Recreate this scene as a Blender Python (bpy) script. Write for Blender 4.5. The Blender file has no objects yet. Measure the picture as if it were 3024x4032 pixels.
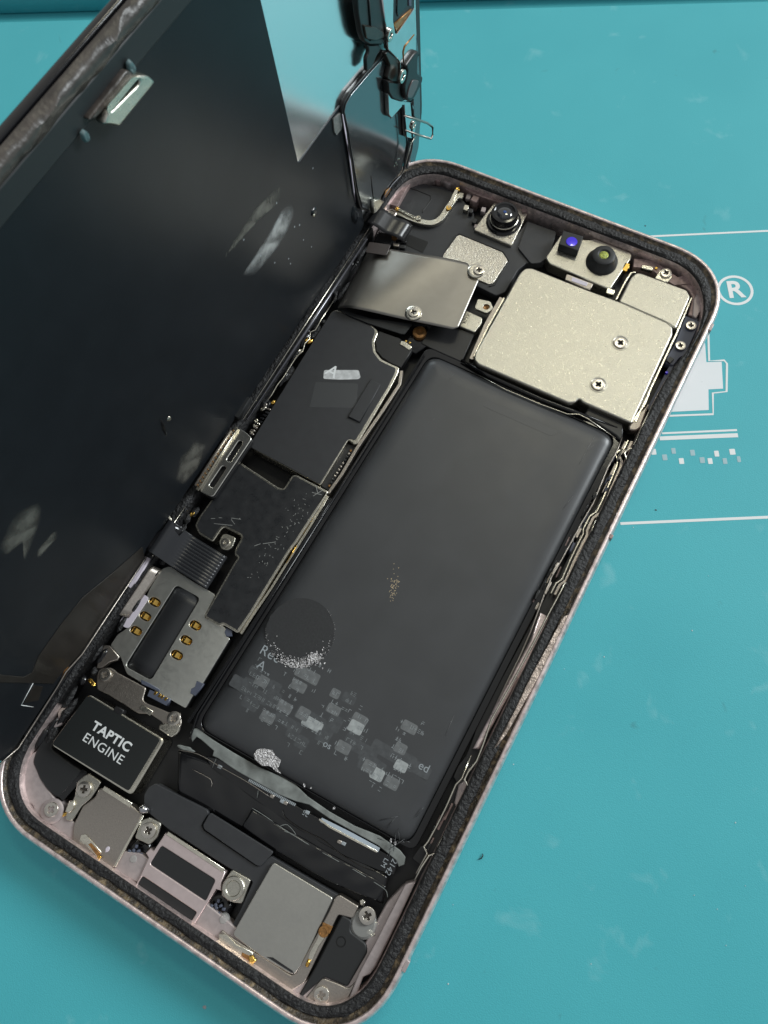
import bpy, bmesh, math, random
from mathutils import Vector, Matrix, noise
random.seed(7)
SC = bpy.context.scene
COL = SC.collection
MM = 0.1                                    # 1 blender unit = 1 cm; all numbers below are millimetres

# ------------------------------------------------------------------ camera
RC = [[0.8729276482213526, 0.43712626212566014, -0.216605521468838],
      [0.4830390245551243, -0.8366526145316111, 0.25823575150287237],
      [-0.0683419470572249, -0.3300500470496376, -0.9414862424459316]]
CP = Vector((63.094955, 39.755345, 127.609926))
FPX = 2912.0
cam_d = bpy.data.cameras.new('camera'); cam = bpy.data.objects.new('camera', cam_d); COL.objects.link(cam)
m = Matrix.Identity(4)
for i in range(3):
    m[i][0] = RC[i][0]; m[i][1] = -RC[i][1]; m[i][2] = -RC[i][2]; m[i][3] = CP[i] * MM
cam.matrix_world = m
cam_d.sensor_width = 36; cam_d.lens = 36 * FPX / 4032; cam_d.clip_start = 0.05; cam_d.clip_end = 500
cam_d.dof.use_dof = True; cam_d.dof.focus_distance = 12.9; cam_d.dof.aperture_fstop = 0.6
SC.camera = cam
SC.render.resolution_x = 768; SC.render.resolution_y = 1024

# ------------------------------------------------------------------ world + lamps
w = bpy.data.worlds.new('World'); SC.world = w; w.use_nodes = True
wn = w.node_tree.nodes; wl = w.node_tree.links
wn['Background'].inputs[0].default_value = (0.80, 0.86, 0.90, 1)
wn['Background'].inputs[1].default_value = 1.0
_tc = wn.new('ShaderNodeTexCoord'); _sp = wn.new('ShaderNodeVectorMath'); _mr = wn.new('ShaderNodeMapRange'); _rp = wn.new('ShaderNodeValToRGB')   # pale ceiling ahead, darker room behind the photographer
_sp.operation = 'DOT_PRODUCT'; _sp.inputs[1].default_value = (-.35, .60, .72); wl.new(_tc.outputs['Generated'], _sp.inputs[0]); wl.new(_sp.outputs['Value'], _mr.inputs['Value']); _mr.inputs['From Min'].default_value = -1; wl.new(_mr.outputs['Result'], _rp.inputs['Fac']); wl.new(_rp.outputs['Color'], wn['Background'].inputs[0])
_rp.color_ramp.elements[0].position = .0; _rp.color_ramp.elements[0].color = (.17, .18, .19, 1)
_rp.color_ramp.elements[1].position = 1.; _rp.color_ramp.elements[1].color = (.44, .44, .42, 1)
_e = _rp.color_ramp.elements.new(.76); _e.color = (.25, .26, .27, 1); _e = _rp.color_ramp.elements.new(.90); _e.color = (.40, .41, .40, 1)
SC.view_settings.view_transform = 'Standard'; SC.view_settings.look = 'None'
SC.view_settings.exposure = 0.40; SC.view_settings.gamma = 1.0
def area(name, loc, target, sx, sy, power, col):
    d = bpy.data.lights.new(name, 'AREA'); d.shape = 'RECTANGLE'; d.size = sx; d.size_y = sy; d.energy = power; d.color = col
    o = bpy.data.objects.new(name, d); COL.objects.link(o); o.location = loc
    o.rotation_euler = (Vector(target) - Vector(loc)).to_track_quat('-Z', 'Y').to_euler(); return o
area('ceiling_panel_lamp', (-2, 84, 124), (4, 8, 0), 22, 16, 13500, (1.0, 0.96, 0.74))
area('side_fill_lamp', (110, 130, 90), (4, 8, 0), 60, 60, 230000, (0.92, 0.98, 1.0))  # added fill lamp out of view, kept clear of the plates' reflections

# ------------------------------------------------------------------ pixel (of the photograph, through a zoom key) -> place
ZS = {'O': (0, 0, .5486), '1': (1300, 500, 2.074), '2': (1700, 600, 1.3825), '3': (700, 1100, 1.659), '4': (500, 1900, 2.074),
      '5': (0, 2600, 1.843), '6': (400, 3100, 1.276), '7': (700, 2300, 1.508), '8': (1900, 1600, 1.58), '9': (0, 0, 1.276),
      'T': (1200, 0, 2.458), 'L': (0, 1500, 1.3825), 'B': (1300, 2800, 1.659)}
def ray(k, x, y):
    a = ZS[k]; u = ((a[0] + x / a[2]) - 1512) / FPX; v = ((a[1] + y / a[2]) - 2016) / FPX
    return Vector([RC[i][0] * u + RC[i][1] * v + RC[i][2] for i in range(3)])
def q(k, pts, z):                            # points on the level z (mm)
    o = []
    for x, y in pts:
        d = ray(k, x, y); s = (z - CP.z) / d.z; p = CP + d * s; o.append((p.x, p.y))
    return o
def q1(k, x, y, z): return q(k, [(x, y)], z)[0]
def vx(k, pts, x0):                          # points (y, z) on the upright plane x = x0
    o = []
    for x, y in pts:
        d = ray(k, x, y); s = (x0 - CP.x) / d.x; p = CP + d * s; o.append((p.y, p.z))
    return o

# ------------------------------------------------------------------ materials
def mat(name, col, rough=.5, metal=0., bump=0., bscale=60, var=0., vscale=8, rvar=0., rscale=10, spec=.5, col2=None, coat=0, thr=None,
        alpha=1., trans=0., sheen=0, bdist=.004):
    M = bpy.data.materials.new(name); M.use_nodes = True; N = M.node_tree.nodes; L = M.node_tree.links
    b = N['Principled BSDF']; b.inputs['Base Color'].default_value = (*col, 1); b.inputs['Roughness'].default_value = rough
    b.inputs['Metallic'].default_value = metal; b.inputs['Specular IOR Level'].default_value = spec; b.inputs['Coat Weight'].default_value = coat
    b.inputs['Alpha'].default_value = alpha; b.inputs['Transmission Weight'].default_value = trans
    tc = N.new('ShaderNodeTexCoord')
    def nz(sc, det=4, dist=0):
        n = N.new('ShaderNodeTexNoise'); n.inputs['Scale'].default_value = sc; n.inputs['Detail'].default_value = det
        n.inputs['Distortion'].default_value = dist; L.new(tc.outputs['Object'], n.inputs['Vector']); return n
    if var or col2:
        n = nz(vscale, 6, .4); r = N.new('ShaderNodeValToRGB'); L.new(n.outputs['Fac'], r.inputs['Fac'])
        a, c = (thr or (.3, .7)); r.color_ramp.elements[0].position = a; r.color_ramp.elements[1].position = c
        c2 = col2 or tuple(min(1, x * (1 + var)) for x in col); c1 = col if col2 else tuple(x * (1 - var) for x in col)
        r.color_ramp.elements[0].color = (*c1, 1); r.color_ramp.elements[1].color = (*c2, 1); L.new(r.outputs['Color'], b.inputs['Base Color'])
    if rvar:
        n = nz(rscale, 5); mr = N.new('ShaderNodeMapRange'); mr.inputs['From Min'].default_value = .3; mr.inputs['From Max'].default_value = .7
        mr.inputs['To Min'].default_value = max(.02, rough - rvar); mr.inputs['To Max'].default_value = min(1, rough + rvar)
        L.new(n.outputs['Fac'], mr.inputs['Value']); L.new(mr.outputs['Result'], b.inputs['Roughness'])
    if bump:
        n = nz(bscale, 5); bp = N.new('ShaderNodeBump'); bp.inputs['Strength'].default_value = bump; bp.inputs['Distance'].default_value = bdist
        L.new(n.outputs['Fac'], bp.inputs['Height']); L.new(bp.outputs['Normal'], b.inputs['Normal'])
    return M
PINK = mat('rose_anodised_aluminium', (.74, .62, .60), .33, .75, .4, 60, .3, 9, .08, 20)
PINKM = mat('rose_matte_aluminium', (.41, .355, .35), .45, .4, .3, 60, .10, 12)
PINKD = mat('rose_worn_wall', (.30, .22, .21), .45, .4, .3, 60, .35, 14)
GASK = mat('black_gasket_foam', (.014, .014, .015), .55, 0, 1.0, 18, .6, 30, bdist=.05)
GRIME = mat('brown_glue_residue', (.03, .022, .014), .4, 0, .9, 30, col2=(.22, .16, .09), vscale=7, thr=(.48, .72), bdist=.02)
FLOOR = mat('dark_chassis', (.012, .012, .013), .45, .2, .3, 30)
BATT = mat('battery_film', (.040, .042, .045), .37, 0, .2, 150, .10, 1.5, .04, 1.2, spec=.6)
BATT2 = mat('battery_label_film', (.046, .048, .051), .38, 0, .2, 150, spec=.6)
DISC = mat('adhesive_mark', (.026, .027, .029), .5, 0, .5, 110, .2, 30)
GRAPH = mat('graphite_sticker', (.030, .031, .034), .5, 0, .15, 160, .08, 6, .06, 5)
GRAPHS = mat('scuffed_graphite_sticker', (.020, .021, .023), .33, 0, .2, 60, .1, 6, .1, 6)
BLK = mat('black_plastic', (.014, .014, .015), .4, 0, .2, 50)
BLKG = mat('glossy_black', (.007, .007, .008), .12, 0, .10, 3, bdist=.02)
BLKM = mat('matte_black_tape', (.014, .015, .016), .55, 0, .2, 80)
NICK = mat('satin_nickel', (.53, .51, .445), .32, 1, .8, 62, .10, 60, .06, 30, bdist=.006)
NICKD = mat('dark_satin_nickel', (.42, .38, .34), .38, 1, .7, 60, .09, 50, .05, 30, bdist=.005)
NICKR = mat('hammered_nickel', (.66, .62, .54), .30, 1, .9, 40, .05, 5, bdist=.016)
TIN = mat('bright_tin', (.72, .68, .58), .22, 1, .35, 60, .1, 20, .08, 30)
BEND = mat('brushed_cover_steel', (.30, .285, .26), .37, 1, 0, 120, .04, 4, .0, 6, bdist=.002)
SCRW = mat('screw_steel', (.62, .58, .52), .27, 1, .2, 40)
SCRD = mat('screw_recess', (.10, .09, .08), .5, .8)
GOLD = mat('gold_contact', (.80, .50, .12), .22, 1, .15, 30, .15, 20)
COPP = mat('copper_flex', (.30, .15, .05), .35, .5, .2, 30, .4, 20)
BLUEG = mat('slate_plastic', (.075, .085, .12), .5, 0, .2, 60)
LAV = mat('pale_lilac_label', (.60, .55, .62), .6, 0, .1, 60)
WHT = mat('white_print', (.76, .78, .78), .6)
GRYT = mat('grey_print', (.30, .33, .35), .6)
PULL = mat('grey_adhesive_tab', (.20, .215, .205), .4, 0, .4, 14, .35, 4, .1, 9, bdist=.012)
FOIL = mat('crumpled_silver_foil', (.62, .60, .60), .35, .75, 1.0, 34, .35, 30, bdist=.05)
BLKS = mat('sensor_black', (.010, .009, .009), .38, 0, .3, 25, .3, 10)
FLEXB = mat('brown_black_flex', (.022, .017, .013), .3, 0, .3, 25, .4, 10)
LENSB = mat('lens_glass', (.004, .005, .010), .05, 0, spec=.8, coat=1)
BLUE = mat('blue_coated_lens', (.03, .0, .75), .25, .1, 0, coat=1)
YEL = mat('yellow_coated_lens', (.55, .60, .10), .3, .3, .8, 60, col2=(.12, .16, .05), vscale=30, bdist=.02)
SHEET = mat('display_back_film', (.011, .013, .0155), .36, 0, .1, 140, .1, 2, spec=.2, bdist=.002)
STEELM = mat('bare_display_steel', (.88, .90, .90), .19, 1, .03, 3, bdist=.01)
GLOSSP = mat('glossy_sensor_plate', (.20, .22, .23), .17, .9, .03, 3, bdist=.01)
SBRK = mat('sensor_bracket_steel', (.70, .74, .74), .10, 1, .05, 10, .05, 5)
BEZEL = mat('worn_bezel', (.035, .029, .025), .38, 0, .6, 7, col2=(.085, .07, .06), vscale=3.5, thr=(.45, .75), bdist=.03)
SMUDGE = mat('scuffed_film', (.16, .16, .15), .35, 0, .7, 40, .3, 25, bdist=.01)
BROWNF = mat('brown_flex_film', (.017, .015, .013), .30, 0, .1, 6, col2=(.026, .023, .020), vscale=2.5, spec=.2)
CLEAR = mat('clear_resin', (.5, .5, .48), .12, 0, .3, 20, alpha=.45)

def mat_teal():
    M = bpy.data.materials.new('teal_silicone'); M.use_nodes = True; N = M.node_tree.nodes; L = M.node_tree.links
    b = N['Principled BSDF']; b.inputs['Roughness'].default_value = .55; b.inputs['Specular IOR Level'].default_value = .35
    tc = N.new('ShaderNodeTexCoord')
    def nz(s, d, di=0):
        n = N.new('ShaderNodeTexNoise'); n.inputs['Scale'].default_value = s; n.inputs['Detail'].default_value = d; n.inputs['Distortion'].default_value = di
        L.new(tc.outputs['Object'], n.inputs['Vector']); return n
    def ramp(n, a, c, ca, cc):
        r = N.new('ShaderNodeValToRGB'); r.color_ramp.elements[0].position = a; r.color_ramp.elements[1].position = c
        r.color_ramp.elements[0].color = ca; r.color_ramp.elements[1].color = cc; L.new(n.outputs['Fac'], r.inputs['Fac']); return r
    base = ramp(nz(.35, 3), .3, .7, (.062, .405, .462, 1), (.072, .435, .49, 1))
    scuff = nz(1.6, 14, .35); r2 = ramp(scuff, .64, .80, (0, 0, 0, 1), (.42, .42, .42, 1))
    mx = N.new('ShaderNodeMixRGB'); mx.inputs[2].default_value = (.30, .60, .64, 1)
    L.new(r2.outputs[0], mx.inputs[0]); L.new(base.outputs[0], mx.inputs[1])
    dark = nz(2.3, 8, .6); r3 = ramp(dark, .71, .80, (0, 0, 0, 1), (.5, .5, .5, 1))
    mx2 = N.new('ShaderNodeMixRGB'); mx2.inputs[2].default_value = (.05, .20, .22, 1)
    L.new(r3.outputs[0], mx2.inputs[0]); L.new(mx.outputs[0], mx2.inputs[1]); L.new(mx2.outputs[0], b.inputs['Base Color'])
    bp = N.new('ShaderNodeBump'); bp.inputs['Strength'].default_value = .5; bp.inputs['Distance'].default_value = .008
    L.new(nz(55, 4).outputs['Fac'], bp.inputs['Height']); L.new(bp.outputs['Normal'], b.inputs['Normal'])
    return M
TEAL = mat_teal()

# ------------------------------------------------------------------ builders
def thing(name, label, cat, loc, group=None):
    o = bpy.data.objects.new(name, None); COL.objects.link(o); o.location = Vector(loc) * MM; o.empty_display_size = .5
    o['label'] = label; o['category'] = cat
    if group: o['group'] = group
    return o
def wl_(o):
    v = Vector(o.location)
    while o.parent: o = o.parent; v += Vector(o.location)
    return v
def link(name, me, material, parent, label=None, cat=None, kind=None, smooth=False):
    """me has vertices in absolute mm; move its origin to its centre, scale to cm, hang it under parent"""
    n = len(me.vertices)
    lo = Vector([min(v.co[i] for v in me.vertices) for i in range(3)]); hi = Vector([max(v.co[i] for v in me.vertices) for i in range(3)])
    c = (lo + hi) / 2
    for v in me.vertices: v.co = (v.co - c) * MM
    me.name = name
    o = bpy.data.objects.new(name, me); COL.objects.link(o); me.materials.clear(); me.materials.append(material)
    o.location = c * MM
    if parent: o.parent = parent; o.location = c * MM - wl_(parent)
    if smooth:
        me.polygons.foreach_set('use_smooth', [True] * len(me.polygons))
        if smooth is not True: me.set_sharp_from_angle(angle=math.radians(smooth))
    if label: o['label'] = label
    if cat: o['category'] = cat
    if kind: o['kind'] = kind
    return o
def rnd(pts, r, n=4):                        # round the corners of a closed polygon
    out = []; N = len(pts)
    for i in range(N):
        p0 = Vector(pts[i - 1]); p = Vector(pts[i]); p1 = Vector(pts[(i + 1) % N])
        a = (p0 - p); b = (p1 - p); la, lb = a.length, b.length
        if la < 1e-6 or lb < 1e-6: continue
        a /= la; b /= lb; d = min(r, la * .45, lb * .45)
        A = p + a * d; B = p + b * d
        for k in range(n + 1):
            t = k / n; out.append(tuple((1 - t) ** 2 * A + 2 * t * (1 - t) * p + t * t * B))
    return out
def plate_me(outlines, z0, z1, bevel=.08, seg=1):
    cu = bpy.data.curves.new('c', 'CURVE'); cu.dimensions = '2D'; cu.fill_mode = 'BOTH'
    h = (z1 - z0) / 2; bevel = min(bevel, h * .95); cu.extrude = max(h - bevel, 0); cu.bevel_depth = bevel; cu.bevel_resolution = seg; cu.offset = -bevel
    for pts in outlines:
        s = cu.splines.new('POLY'); s.points.add(len(pts) - 1); s.use_cyclic_u = True
        for i, p in enumerate(pts): s.points[i].co = (p[0], p[1], 0, 1)
    o = bpy.data.objects.new('c', cu); COL.objects.link(o)
    dg = bpy.context.evaluated_depsgraph_get(); me = bpy.data.meshes.new_from_object(o.evaluated_get(dg))
    bpy.data.objects.remove(o); bpy.data.curves.remove(cu)
    bm = bmesh.new(); bm.from_mesh(me); bmesh.ops.remove_doubles(bm, verts=bm.verts, dist=1e-4); bmesh.ops.recalc_face_normals(bm, faces=bm.faces)
    bm.to_mesh(me); bm.free()
    for v in me.vertices: v.co.z += (z0 + z1) / 2
    return me
def plate(name, outlines, z0, z1, material, parent, bevel=.08, r=0, **kw):
    if not isinstance(outlines[0][0], (tuple, list)): outlines = [outlines]
    if r: outlines = [rnd(outlines[0], r)] + list(outlines[1:])
    return link(name, plate_me(outlines, z0, z1, bevel), material, parent, **kw)
def upright(name, outlines, x0, x1, material, parent, bevel=.06, r=0, **kw):    # outlines in (y, z); slab between x0 and x1
    if not isinstance(outlines[0][0], (tuple, list)): outlines = [outlines]
    if r: outlines = [rnd(outlines[0], r)] + list(outlines[1:])
    me = plate_me(outlines, x0, x1, bevel)
    for v in me.vertices: v.co = Vector((v.co.z, v.co.x, v.co.y))
    return link(name, me, material, parent, **kw)
def from_grid(G, close_u=False):             # G[i][j] points
    V = [tuple(p) for row in G for p in row]; n = len(G[0]); F = []
    for i in range(len(G) - 1):
        for j in range(n - (0 if close_u else 1)):
            k = (j + 1) % n; F.append((i * n + j, i * n + k, (i + 1) * n + k, (i + 1) * n + j))
    me = bpy.data.meshes.new('g'); me.from_pydata(V, [], F); return me
def tube(name, pts, r, material, parent, n=8, flat=1.0, **kw):
    pts = [Vector(p) for p in pts]; G = []
    for i, p in enumerate(pts):
        t = (pts[min(i + 1, len(pts) - 1)] - pts[max(i - 1, 0)]).normalized()
        s = t.cross(Vector((0, 0, 1))); s = s.normalized() if s.length > 1e-3 else Vector((1, 0, 0)); u = s.cross(t)
        rr = r if i not in (0, len(pts) - 1) else r * .55
        G.append([p + s * rr * math.cos(a) + u * rr * flat * math.sin(a) for a in [2 * math.pi * k / n for k in range(n)]])
    me = from_grid(G, True); bm = bmesh.new(); bm.from_mesh(me); bm.verts.ensure_lookup_table()
    bm.faces.new(bm.verts[:n]); bm.faces.new(list(bm.verts)[-n:]); bmesh.ops.recalc_face_normals(bm, faces=bm.faces); bm.to_mesh(me); bm.free()
    return link(name, me, material, parent, smooth=True, **kw)
def smooth_path(pts, k=4):                   # Catmull-Rom
    pts = [Vector(p) for p in pts]; o = []
    for i in range(len(pts) - 1):
        a = pts[max(i - 1, 0)]; b = pts[i]; c = pts[i + 1]; d = pts[min(i + 2, len(pts) - 1)]
        for j in range(k):
            t = j / k; o.append(.5 * ((2 * b) + (c - a) * t + (2 * a - 5 * b + 4 * c - d) * t * t + (3 * b - a - 3 * c + d) * t ** 3))
    o.append(pts[-1]); return o
def stroke(name, path, wd, z0, z1, material, parent, **kw):   # flat ribbon of width wd along a 2D path
    P = [Vector(p) for p in path]; L_, R_ = [], []
    for i, p in enumerate(P):
        t = (P[min(i + 1, len(P) - 1)] - P[max(i - 1, 0)]).normalized(); nrm = Vector((-t.y, t.x))
        L_.append(tuple(p + nrm * wd / 2)); R_.append(tuple(p - nrm * wd / 2))
    return plate(name, L_ + R_[::-1], z0, z1, material, parent, bevel=min(.05, wd * .2), **kw)
def lathe_me(prof, cx, cy, n=32):            # prof [(r, z)]
    G = [[(cx + r * math.cos(2 * math.pi * k / n), cy + r * math.sin(2 * math.pi * k / n), z) for k in range(n)] for r, z in prof]
    me = from_grid(G, True); bm = bmesh.new(); bm.from_mesh(me); bm.verts.ensure_lookup_table()
    vs = list(bm.verts); bm.faces.new(vs[-n:]) if prof[-1][0] > 1e-3 else None
    bmesh.ops.remove_doubles(bm, verts=bm.verts, dist=1e-5); bmesh.ops.recalc_face_normals(bm, faces=bm.faces); bm.to_mesh(me); bm.free(); return me
def lathe(name, prof, cx, cy, material, parent, n=32, **kw): return link(name, lathe_me(prof, cx, cy, n), material, parent, smooth=35, **kw)
def box(name, cx, cy, z0, z1, sx, sy, material, parent, rot=0, bevel=.08, r=0, **kw):
    c, s = math.cos(rot), math.sin(rot)
    pts = [(cx + c * x - s * y, cy + s * x + c * y) for x, y in ((-sx / 2, -sy / 2), (sx / 2, -sy / 2), (sx / 2, sy / 2), (-sx / 2, sy / 2))]
    return plate(name, pts, z0, z1, material, parent, bevel=bevel, r=r, **kw)
def multi(name, mes, material, parent, **kw):
    bm = bmesh.new()
    for me in mes: bm.from_mesh(me); bpy.data.meshes.remove(me)
    me = bpy.data.meshes.new(name); bm.to_mesh(me); bm.free(); return link(name, me, material, parent, **kw)
def text_me(s, cx, cy, z, size, rot=0, bold=0., th=.03, space=1.0, sx=1.0):
    cu = bpy.data.curves.new('t', 'FONT'); cu.body = s; cu.size = size; cu.align_x = 'CENTER'; cu.align_y = 'CENTER'; cu.extrude = th / 2
    cu.offset = bold; cu.space_character = space
    o = bpy.data.objects.new('t', cu); COL.objects.link(o); dg = bpy.context.evaluated_depsgraph_get()
    me = bpy.data.meshes.new_from_object(o.evaluated_get(dg)); bpy.data.objects.remove(o)
    c, sn = math.cos(rot), math.sin(rot)
    for v in me.vertices:
        x, y = v.co.x * sx, v.co.y; v.co = Vector((cx + c * x - sn * y, cy + sn * x + c * y, z + v.co.z))
    return me
def text(name, s, cx, cy, z, size, material, parent, **kw):
    lk = {k: kw.pop(k) for k in ('label', 'kind') if k in kw}
    return link(name, text_me(s, cx, cy, z, size, **kw), material, parent, **lk)

# screws: one head mesh with a real cross recess, one recess bottom; each copied
def cross(r, wdt):
    a, b = r, wdt
    return [(-b, -a), (b, -a), (b, -b), (a, -b), (a, b), (b, b), (b, a), (-b, a), (-b, b), (-a, b), (-a, -b), (-b, -b)]
def screw_meshes():
    n = 32; circ = [(math.cos(2 * math.pi * k / n), math.sin(2 * math.pi * k / n)) for k in range(n)]
    h = plate_me([circ, cross(.50, .15)], -.32, .12, .06, 2)
    b = plate_me([[(.6 * x, .6 * y) for x, y in circ]], -.36, -.22, 0)
    for me in (h, b):
        for v in me.vertices: v.co *= MM
        me.polygons.foreach_set('use_smooth', [True] * len(me.polygons)); me.set_sharp_from_angle(angle=math.radians(30))
    h.materials.append(SCRW); b.materials.append(SCRD); return h, b
SH, SB = screw_meshes()
def screw(k, x, y, z, r, parent, rot=None, tilt=(0, 0), normal_x=False):
    if k is None: cx, cy = x, y
    else: cx, cy = q1(k, x, y, z)
    o = bpy.data.objects.new('screw', SH); COL.objects.link(o); o.parent = parent
    o.location = Vector((cx, cy, z)) * MM - wl_(parent); o.scale = (r, r, r)
    o.rotation_euler = (tilt[0], tilt[1], random.uniform(0, 1.5) if rot is None else rot)
    if normal_x: o.rotation_euler = (0, math.pi / 2, 0)
    b = bpy.data.objects.new('recess', SB); COL.objects.link(b); b.parent = o
    return o
def ring_loop(off, z, R=13., W=71.5, H=146.7, n=14, ex=2.3, side=26):
    hx, hy = W / 2 - off, H / 2 - off; r = max(R - off, .5); pts = []
    cx, cy = W / 2, H / 2
    for qd, (sx, sy) in enumerate(((1, 1), (-1, 1), (-1, -1), (1, -1))):
        for k in range(n + 1):
            a = math.pi / 2 * k / n
            if qd % 2: a = math.pi / 2 - a
            c = abs(math.cos(a)) ** (2 / ex); s = abs(math.sin(a)) ** (2 / ex)
            pts.append((cx + sx * (hx - r + r * c), cy + sy * (hy - r + r * s), z))
    # subdivide long sides so wear and displacement have vertices
    out = []
    for i, p in enumerate(pts):
        p2 = pts[(i + 1) % len(pts)]; out.append(p)
        if (i + 1) % (n + 1) == 0:
            m_ = side if (i // (n + 1)) % 2 == 0 else side * 3
            for j in range(1, m_): out.append(tuple(p[a] + (p2[a] - p[a]) * j / m_ for a in range(3)))
    return out
def ring(name, prof, material, parent, jit=0, js=1.2, cap=False, **kw):
    G = [ring_loop(o, z) for o, z in prof]
    if jit:
        for i, row in enumerate(G):
            if i in (0, len(G) - 1): continue
            for j, p in enumerate(row):
                v = Vector(p); d = noise.noise_vector(v * js) * jit; row[j] = tuple(v + Vector((d.x * .6, d.y * .6, abs(d.z))))
    for i, row in enumerate(G):
        if prof[i][0] > 1.7:
            for j, p in enumerate(row):
                k = min(1, max(0, (14 - p[1]) / 9)); k2 = math.exp(-((p[1] - 129.5) / 7.5) ** 2) if p[0] > 40 else 0; row[j] = (p[0] + (prof[i][0] - 1.5) * .78 * k2, p[1] - .5 * k * (prof[i][0] - 1.7) / 2, p[2])
    me = from_grid(G, True)
    if cap:
        bm = bmesh.new(); bm.from_mesh(me); bm.verts.ensure_lookup_table(); n = len(G[0]); bm.faces.new(list(bm.verts)[-n:]); bm.to_mesh(me); bm.free()
    bm = bmesh.new(); bm.from_mesh(me); bmesh.ops.recalc_face_normals(bm, faces=bm.faces)
    bm.to_mesh(me); bm.free()
    return link(name, me, material, parent, smooth=50, **kw)
def offset_poly(pts, d):
    N = len(pts); out = []; A = sum(pts[i][0] * pts[(i + 1) % N][1] - pts[(i + 1) % N][0] * pts[i][1] for i in range(N)); sg = 1 if A > 0 else -1
    for i in range(N):
        t = (Vector(pts[(i + 1) % N]) - Vector(pts[i - 1])).normalized(); nrm = Vector((-t.y, t.x)) * sg
        out.append(tuple(Vector(pts[i]) + nrm * d))
    return out
def miter(P, d):
    N = len(P); A = sum(P[i][0] * P[(i + 1) % N][1] - P[(i + 1) % N][0] * P[i][1] for i in range(N)); sg = 1 if A > 0 else -1; o = []
    for i in range(N):
        p = Vector(P[i]); a = (p - Vector(P[i - 1])).normalized(); b = (Vector(P[(i + 1) % N]) - p).normalized()
        na = Vector((-a.y, a.x)) * sg; nb = Vector((-b.y, b.x)) * sg; k = (na + nb); o.append(tuple(p + k * (d / max(.2, (1 + na.dot(nb))))))
    return o
def cushion(name, pts, r, prof, material, parent, **kw):   # prof [(inset, z)] from the bottom edge to the top
    prof = prof + [(prof[-1][0] + .06, prof[-1][1]), (prof[-1][0] + .3, prof[-1][1])]; G = [[(x, y, z) for x, y in rnd(miter(pts, d), max(r - d, .25), 8)] for d, z in prof]
    me = from_grid(G, True); bm = bmesh.new(); bm.from_mesh(me); n = len(G[0]); bm.verts.ensure_lookup_table(); bm.faces.new(list(bm.verts)[-n:])
    bmesh.ops.recalc_face_normals(bm, faces=bm.faces); bm.to_mesh(me); bm.free(); return link(name, me, material, parent, smooth=40, **kw)
def patch(name, top, bot, zf, material, parent, nu=24, nv=12, th=.12, **kw):   # sheet between two 2D polylines, height zf(s, t)
    def at(P, t):
        P = [Vector(p) for p in P]; ls = [(P[i + 1] - P[i]).length for i in range(len(P) - 1)]; T = t * sum(ls)
        for i, l in enumerate(ls):
            if T <= l + 1e-9: return P[i] + (P[i + 1] - P[i]) * (T / l)
            T -= l
        return P[-1]
    G = []
    for j in range(nv + 1):
        row = []
        for i in range(nu + 1):
            s = i / nu; t = j / nv; p = at(top, s).lerp(at(bot, s), t); row.append((p.x, p.y, zf(s, t)))
        G.append(row)
    me = from_grid(G); o = link(name, me, material, parent, smooth=60, **kw)
    md = o.modifiers.new('thick', 'SOLIDIFY'); md.thickness = th * MM; md.offset = -1
    return o
def blob(name, cx, cy, z, rx, ry, h, material, parent, seed=0, rot=0, n=22, rings=4, upx=None, **kw):    # thin irregular residue patch
    G = []
    for k in range(rings + 1):
        f = 1 - k / rings; row = []
        for i in range(n):
            a = 2 * math.pi * i / n; rr = 1 + .45 * noise.noise(Vector((math.cos(a) * 1.3 + seed, math.sin(a) * 1.3, seed * .7)))
            x, y = rx * f * rr * math.cos(a), ry * f * rr * math.sin(a); c, s = math.cos(rot), math.sin(rot)
            zz = h * (0 if k == 0 else (.5 + .5 * abs(noise.noise(Vector((x * 2, y * 2, seed))))))
            row.append((cx + c * x - s * y, cy + s * x + c * y, z + zz))
        G.append(row)
    me = from_grid(G, True)
    if upx is not None:
        for v in me.vertices: v.co = Vector((upx + (v.co.z - z), v.co.x, v.co.y))
    bm = bmesh.new(); bm.from_mesh(me); bmesh.ops.remove_doubles(bm, verts=bm.verts, dist=1e-5); bmesh.ops.recalc_face_normals(bm, faces=bm.faces); bm.to_mesh(me); bm.free()
    return link(name, me, material, parent, smooth=True, **kw)

# ================================================================== THE MAT
def mat_mesh():
    far = q('9', [(-2600, 112), (-600, 112), (660, 82), (6200, -195)], 0)
    P = [(-420, -320), (420, -320), (420, far[3][1]), far[3], far[2], far[1], far[0]]
    return P
A = q('O', [(-400, 58), (340, 38)], 0); dv = (Vector(A[1]) - Vector(A[0])).normalized(); nv_ = Vector((-dv.y, dv.x))
A0 = Vector(A[0]) - dv * 300; A1 = Vector(A[0]) + dv * 800
matp = [(-500, -300), (500, -300), tuple(A1), tuple(A0)]
ang_mat = math.atan2(dv.y, dv.x)
mt = plate('work_mat', [tuple(A0 - nv_ * 420), tuple(A1 - nv_ * 420), tuple(A1), tuple(A0)], -3, 0, TEAL, None, bevel=.3, kind='structure')
groove = plate('mat_groove', [tuple(A0 - nv_ * 1), tuple(A1 - nv_ * 1), tuple(A1 + nv_ * 9), tuple(A0 + nv_ * 9)], -5, -3.004, TEAL, mt, bevel=0)
B0, B1 = A0 + nv_ * 6.5, A1 + nv_ * 6.5
plate('mat_shelf', [tuple(B0), tuple(B1), tuple(B1 + nv_ * 300), tuple(B0 + nv_ * 300)], -3, 1.6, TEAL, mt, bevel=.6)
def mline(k, a, b, wd): stroke('printed_line', q(k, [a, b], .02), wd * 1.3, .0, .03, WHT, mt)
mline('O', (1395, 511), (1800, 492), .34)
mline('O', (1340, 1131), (1800, 1111), .40)
mline('O', (1430, 936), (1592, 929), .30)
mline('O', (1425, 947), (1594, 940), .62)
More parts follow.
